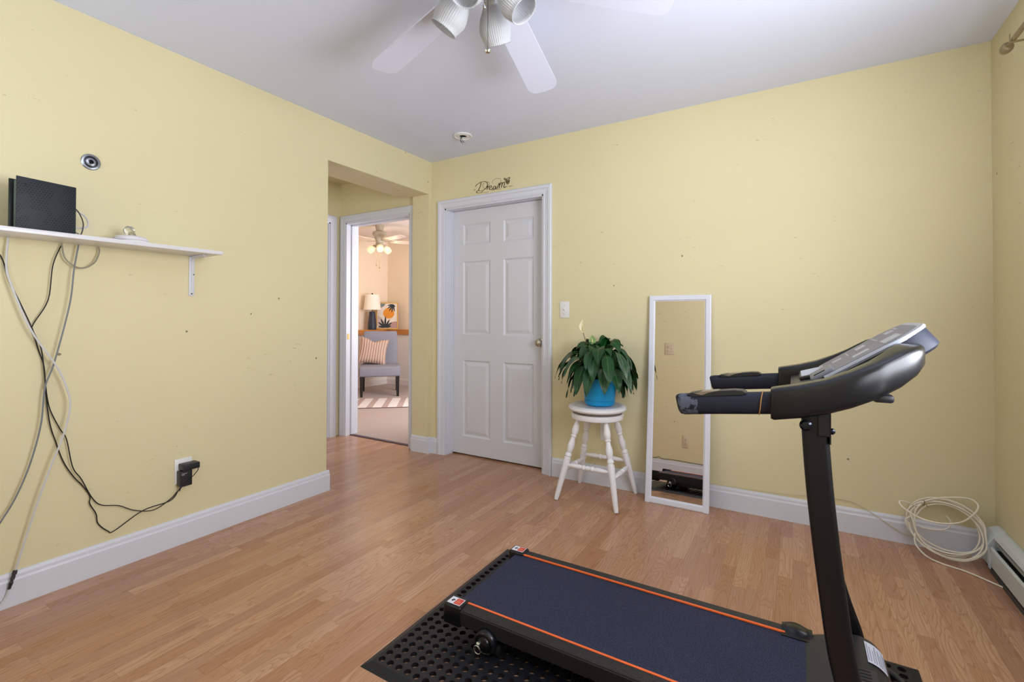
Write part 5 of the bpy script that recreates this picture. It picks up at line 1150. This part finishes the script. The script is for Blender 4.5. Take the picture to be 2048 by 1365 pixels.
# framed art, leaning in the corner
pa = thing('framed_print', 'gold-framed abstract print with orange sun and dark leaves leaning on the ledge', 'picture', (-3.30, 2.80, 0.936))
import mathutils
fd = Vector((0.69, -0.72, 0)).normalized()
Mf = Matrix.Translation((-3.335, 2.755, 0.9365)) @ Matrix.Rotation(math.atan2(fd.y, fd.x)+pi/2, 4, 'Z') @ Matrix.Rotation(R(-5), 4, 'X')   # local -Y toward viewer
PW, PH = 0.36, 0.46
m = MB(); b_ = 0.016
for a in ((-PW/2, -PW/2+b_, 0, PH), (PW/2-b_, PW/2, 0, PH), (-PW/2+b_, PW/2-b_, 0, b_), (-PW/2+b_, PW/2-b_, PH-b_, PH)): m.box(a[0], a[1], -0.020, 0.0, a[2], a[3], M=Mf)
m.build('picture_frame', mat('gold_frame', (202, 158, 72), 0.35, metal=0.4), pa, bevel=0.001)
m = MB(); m.box(-PW/2+b_, PW/2-b_, -0.010, -0.002, b_, PH-b_, M=Mf); art = m.build('print_paper', mat('art_paper', (226, 212, 196), 0.7), pa)
def flat(poly, y, name, mm):
    mb = MB(); mb.prism(poly, y-0.0006, y, 'y', M=Mf); return mb.build(name, mm, art)
def clipc(cx, cz_, r, n=28): return [(cx+r*cos(2*pi*k/n), cz_+r*sin(2*pi*k/n)) for k in range(n)]
flat([(-0.16, 0.36), (-0.16, 0.44), (-0.03, 0.44), (-0.05, 0.40), (-0.10, 0.37)], -0.0101, 'teal_patch', mat('art_teal', (120, 130, 122), 0.7))
flat([(-0.16, 0.018), (0.162, 0.018), (0.162, 0.13), (0.12, 0.135), (0.07, 0.12), (0.02, 0.07), (-0.06, 0.06), (-0.16, 0.03)], -0.0102, 'mauve_hill', mat('art_mauve', (176, 140, 130), 0.7))
flat([(-0.16, 0.24), (-0.10, 0.20), (-0.05, 0.14), (-0.02, 0.09), (-0.06, 0.06), (-0.16, 0.06)], -0.0103, 'rose_hill', mat('art_rose', (204, 176, 166), 0.7))
flat(clipc(0.025, 0.275, 0.092), -0.0108, 'orange_sun', mat('art_orange', (222, 140, 40), 0.7))
def lf_(bx, bz, ang, L, w_):
    n = 8; o = []
    for k in range(n+1): t = k/n; o.append((t*L, w_*sin(pi*t)**0.8))
    for k in range(n-1, 0, -1): t = k/n; o.append((t*L, -w_*sin(pi*t)**0.8))
    return [(bx+x*cos(ang)-y*sin(ang), bz+x*sin(ang)+y*cos(ang)) for x, y in o]
mb = MB()
for i, (a_, L) in enumerate(((168, 0.13), (140, 0.15), (115, 0.17), (88, 0.20), (62, 0.16), (38, 0.15), (15, 0.11))): mb.prism(lf_(-0.035, 0.03, R(a_), min(L, 0.12 if a_ > 150 else L), 0.015), -0.0117-0.0003*(i % 3), -0.0110-0.0003*(i % 3), 'y', M=Mf)
for i, (a_, L) in enumerate(((-165, 0.11), (-140, 0.14), (-118, 0.16), (-98, 0.17), (-78, 0.15), (-55, 0.11))): mb.prism(lf_(0.095, 0.43, R(a_), L*0.9 if a_ < -60 else 0.06, 0.011), -0.0117-0.0003*(i % 3), -0.0110-0.0003*(i % 3), 'y', M=Mf)
mb.build('dark_leaves', mat('art_leaf', (38, 44, 46), 0.7), art)
# green sprig just inside the doorway
gp = thing('houseplant', 'green leafy houseplant just showing at the right edge of the bedroom doorway', 'plant', (-1.86, 2.35, 0.004))
m = MB(); m.lathe([(0, 0), (0.085, 0), (0.11, 0.18), (0.115, 0.2), (0.10, 0.2), (0.095, 0.18), (0, 0.17)], 28, Matrix.Translation((-1.86, 2.35, 0.0045))); m.build('pot', mat('terracotta_pot', (176, 120, 92), 0.8), gp)
rn = random.Random(3); m = MB(); ms = MB()
for i in range(26):
    a = i*GA; L = rn.uniform(0.10, 0.30); zt = rn.uniform(0.30, 0.62); tip = Vector((-1.86+L*cos(a), 2.35+L*sin(a), zt)); root_ = Vector((-1.86, 2.35, 0.175)); mid = (tip+root_)/2+Vector((0, 0, 0.12))
    ms.tube([root_, mid, tip], 0.002, 5, sub=4); d = (tip-mid).normalized(); sd = d.cross(Vector((0, 0, 1))).normalized()
    m.add([tip, tip+d*0.03+sd*0.022, tip+d*0.07, tip+d*0.03-sd*0.022, tip+d*0.035+Vector((0, 0, 0.006))], [(0, 1, 4), (1, 2, 4), (2, 3, 4), (3, 0, 4)], True)
ms.build('stems', mat('stem_green', (58, 96, 48), 0.5), gp); m.build('foliage', mat('bright_leaf', (52, 128, 62), 0.4), gp)
# drywall nicks on the bedroom wall are part of its paint
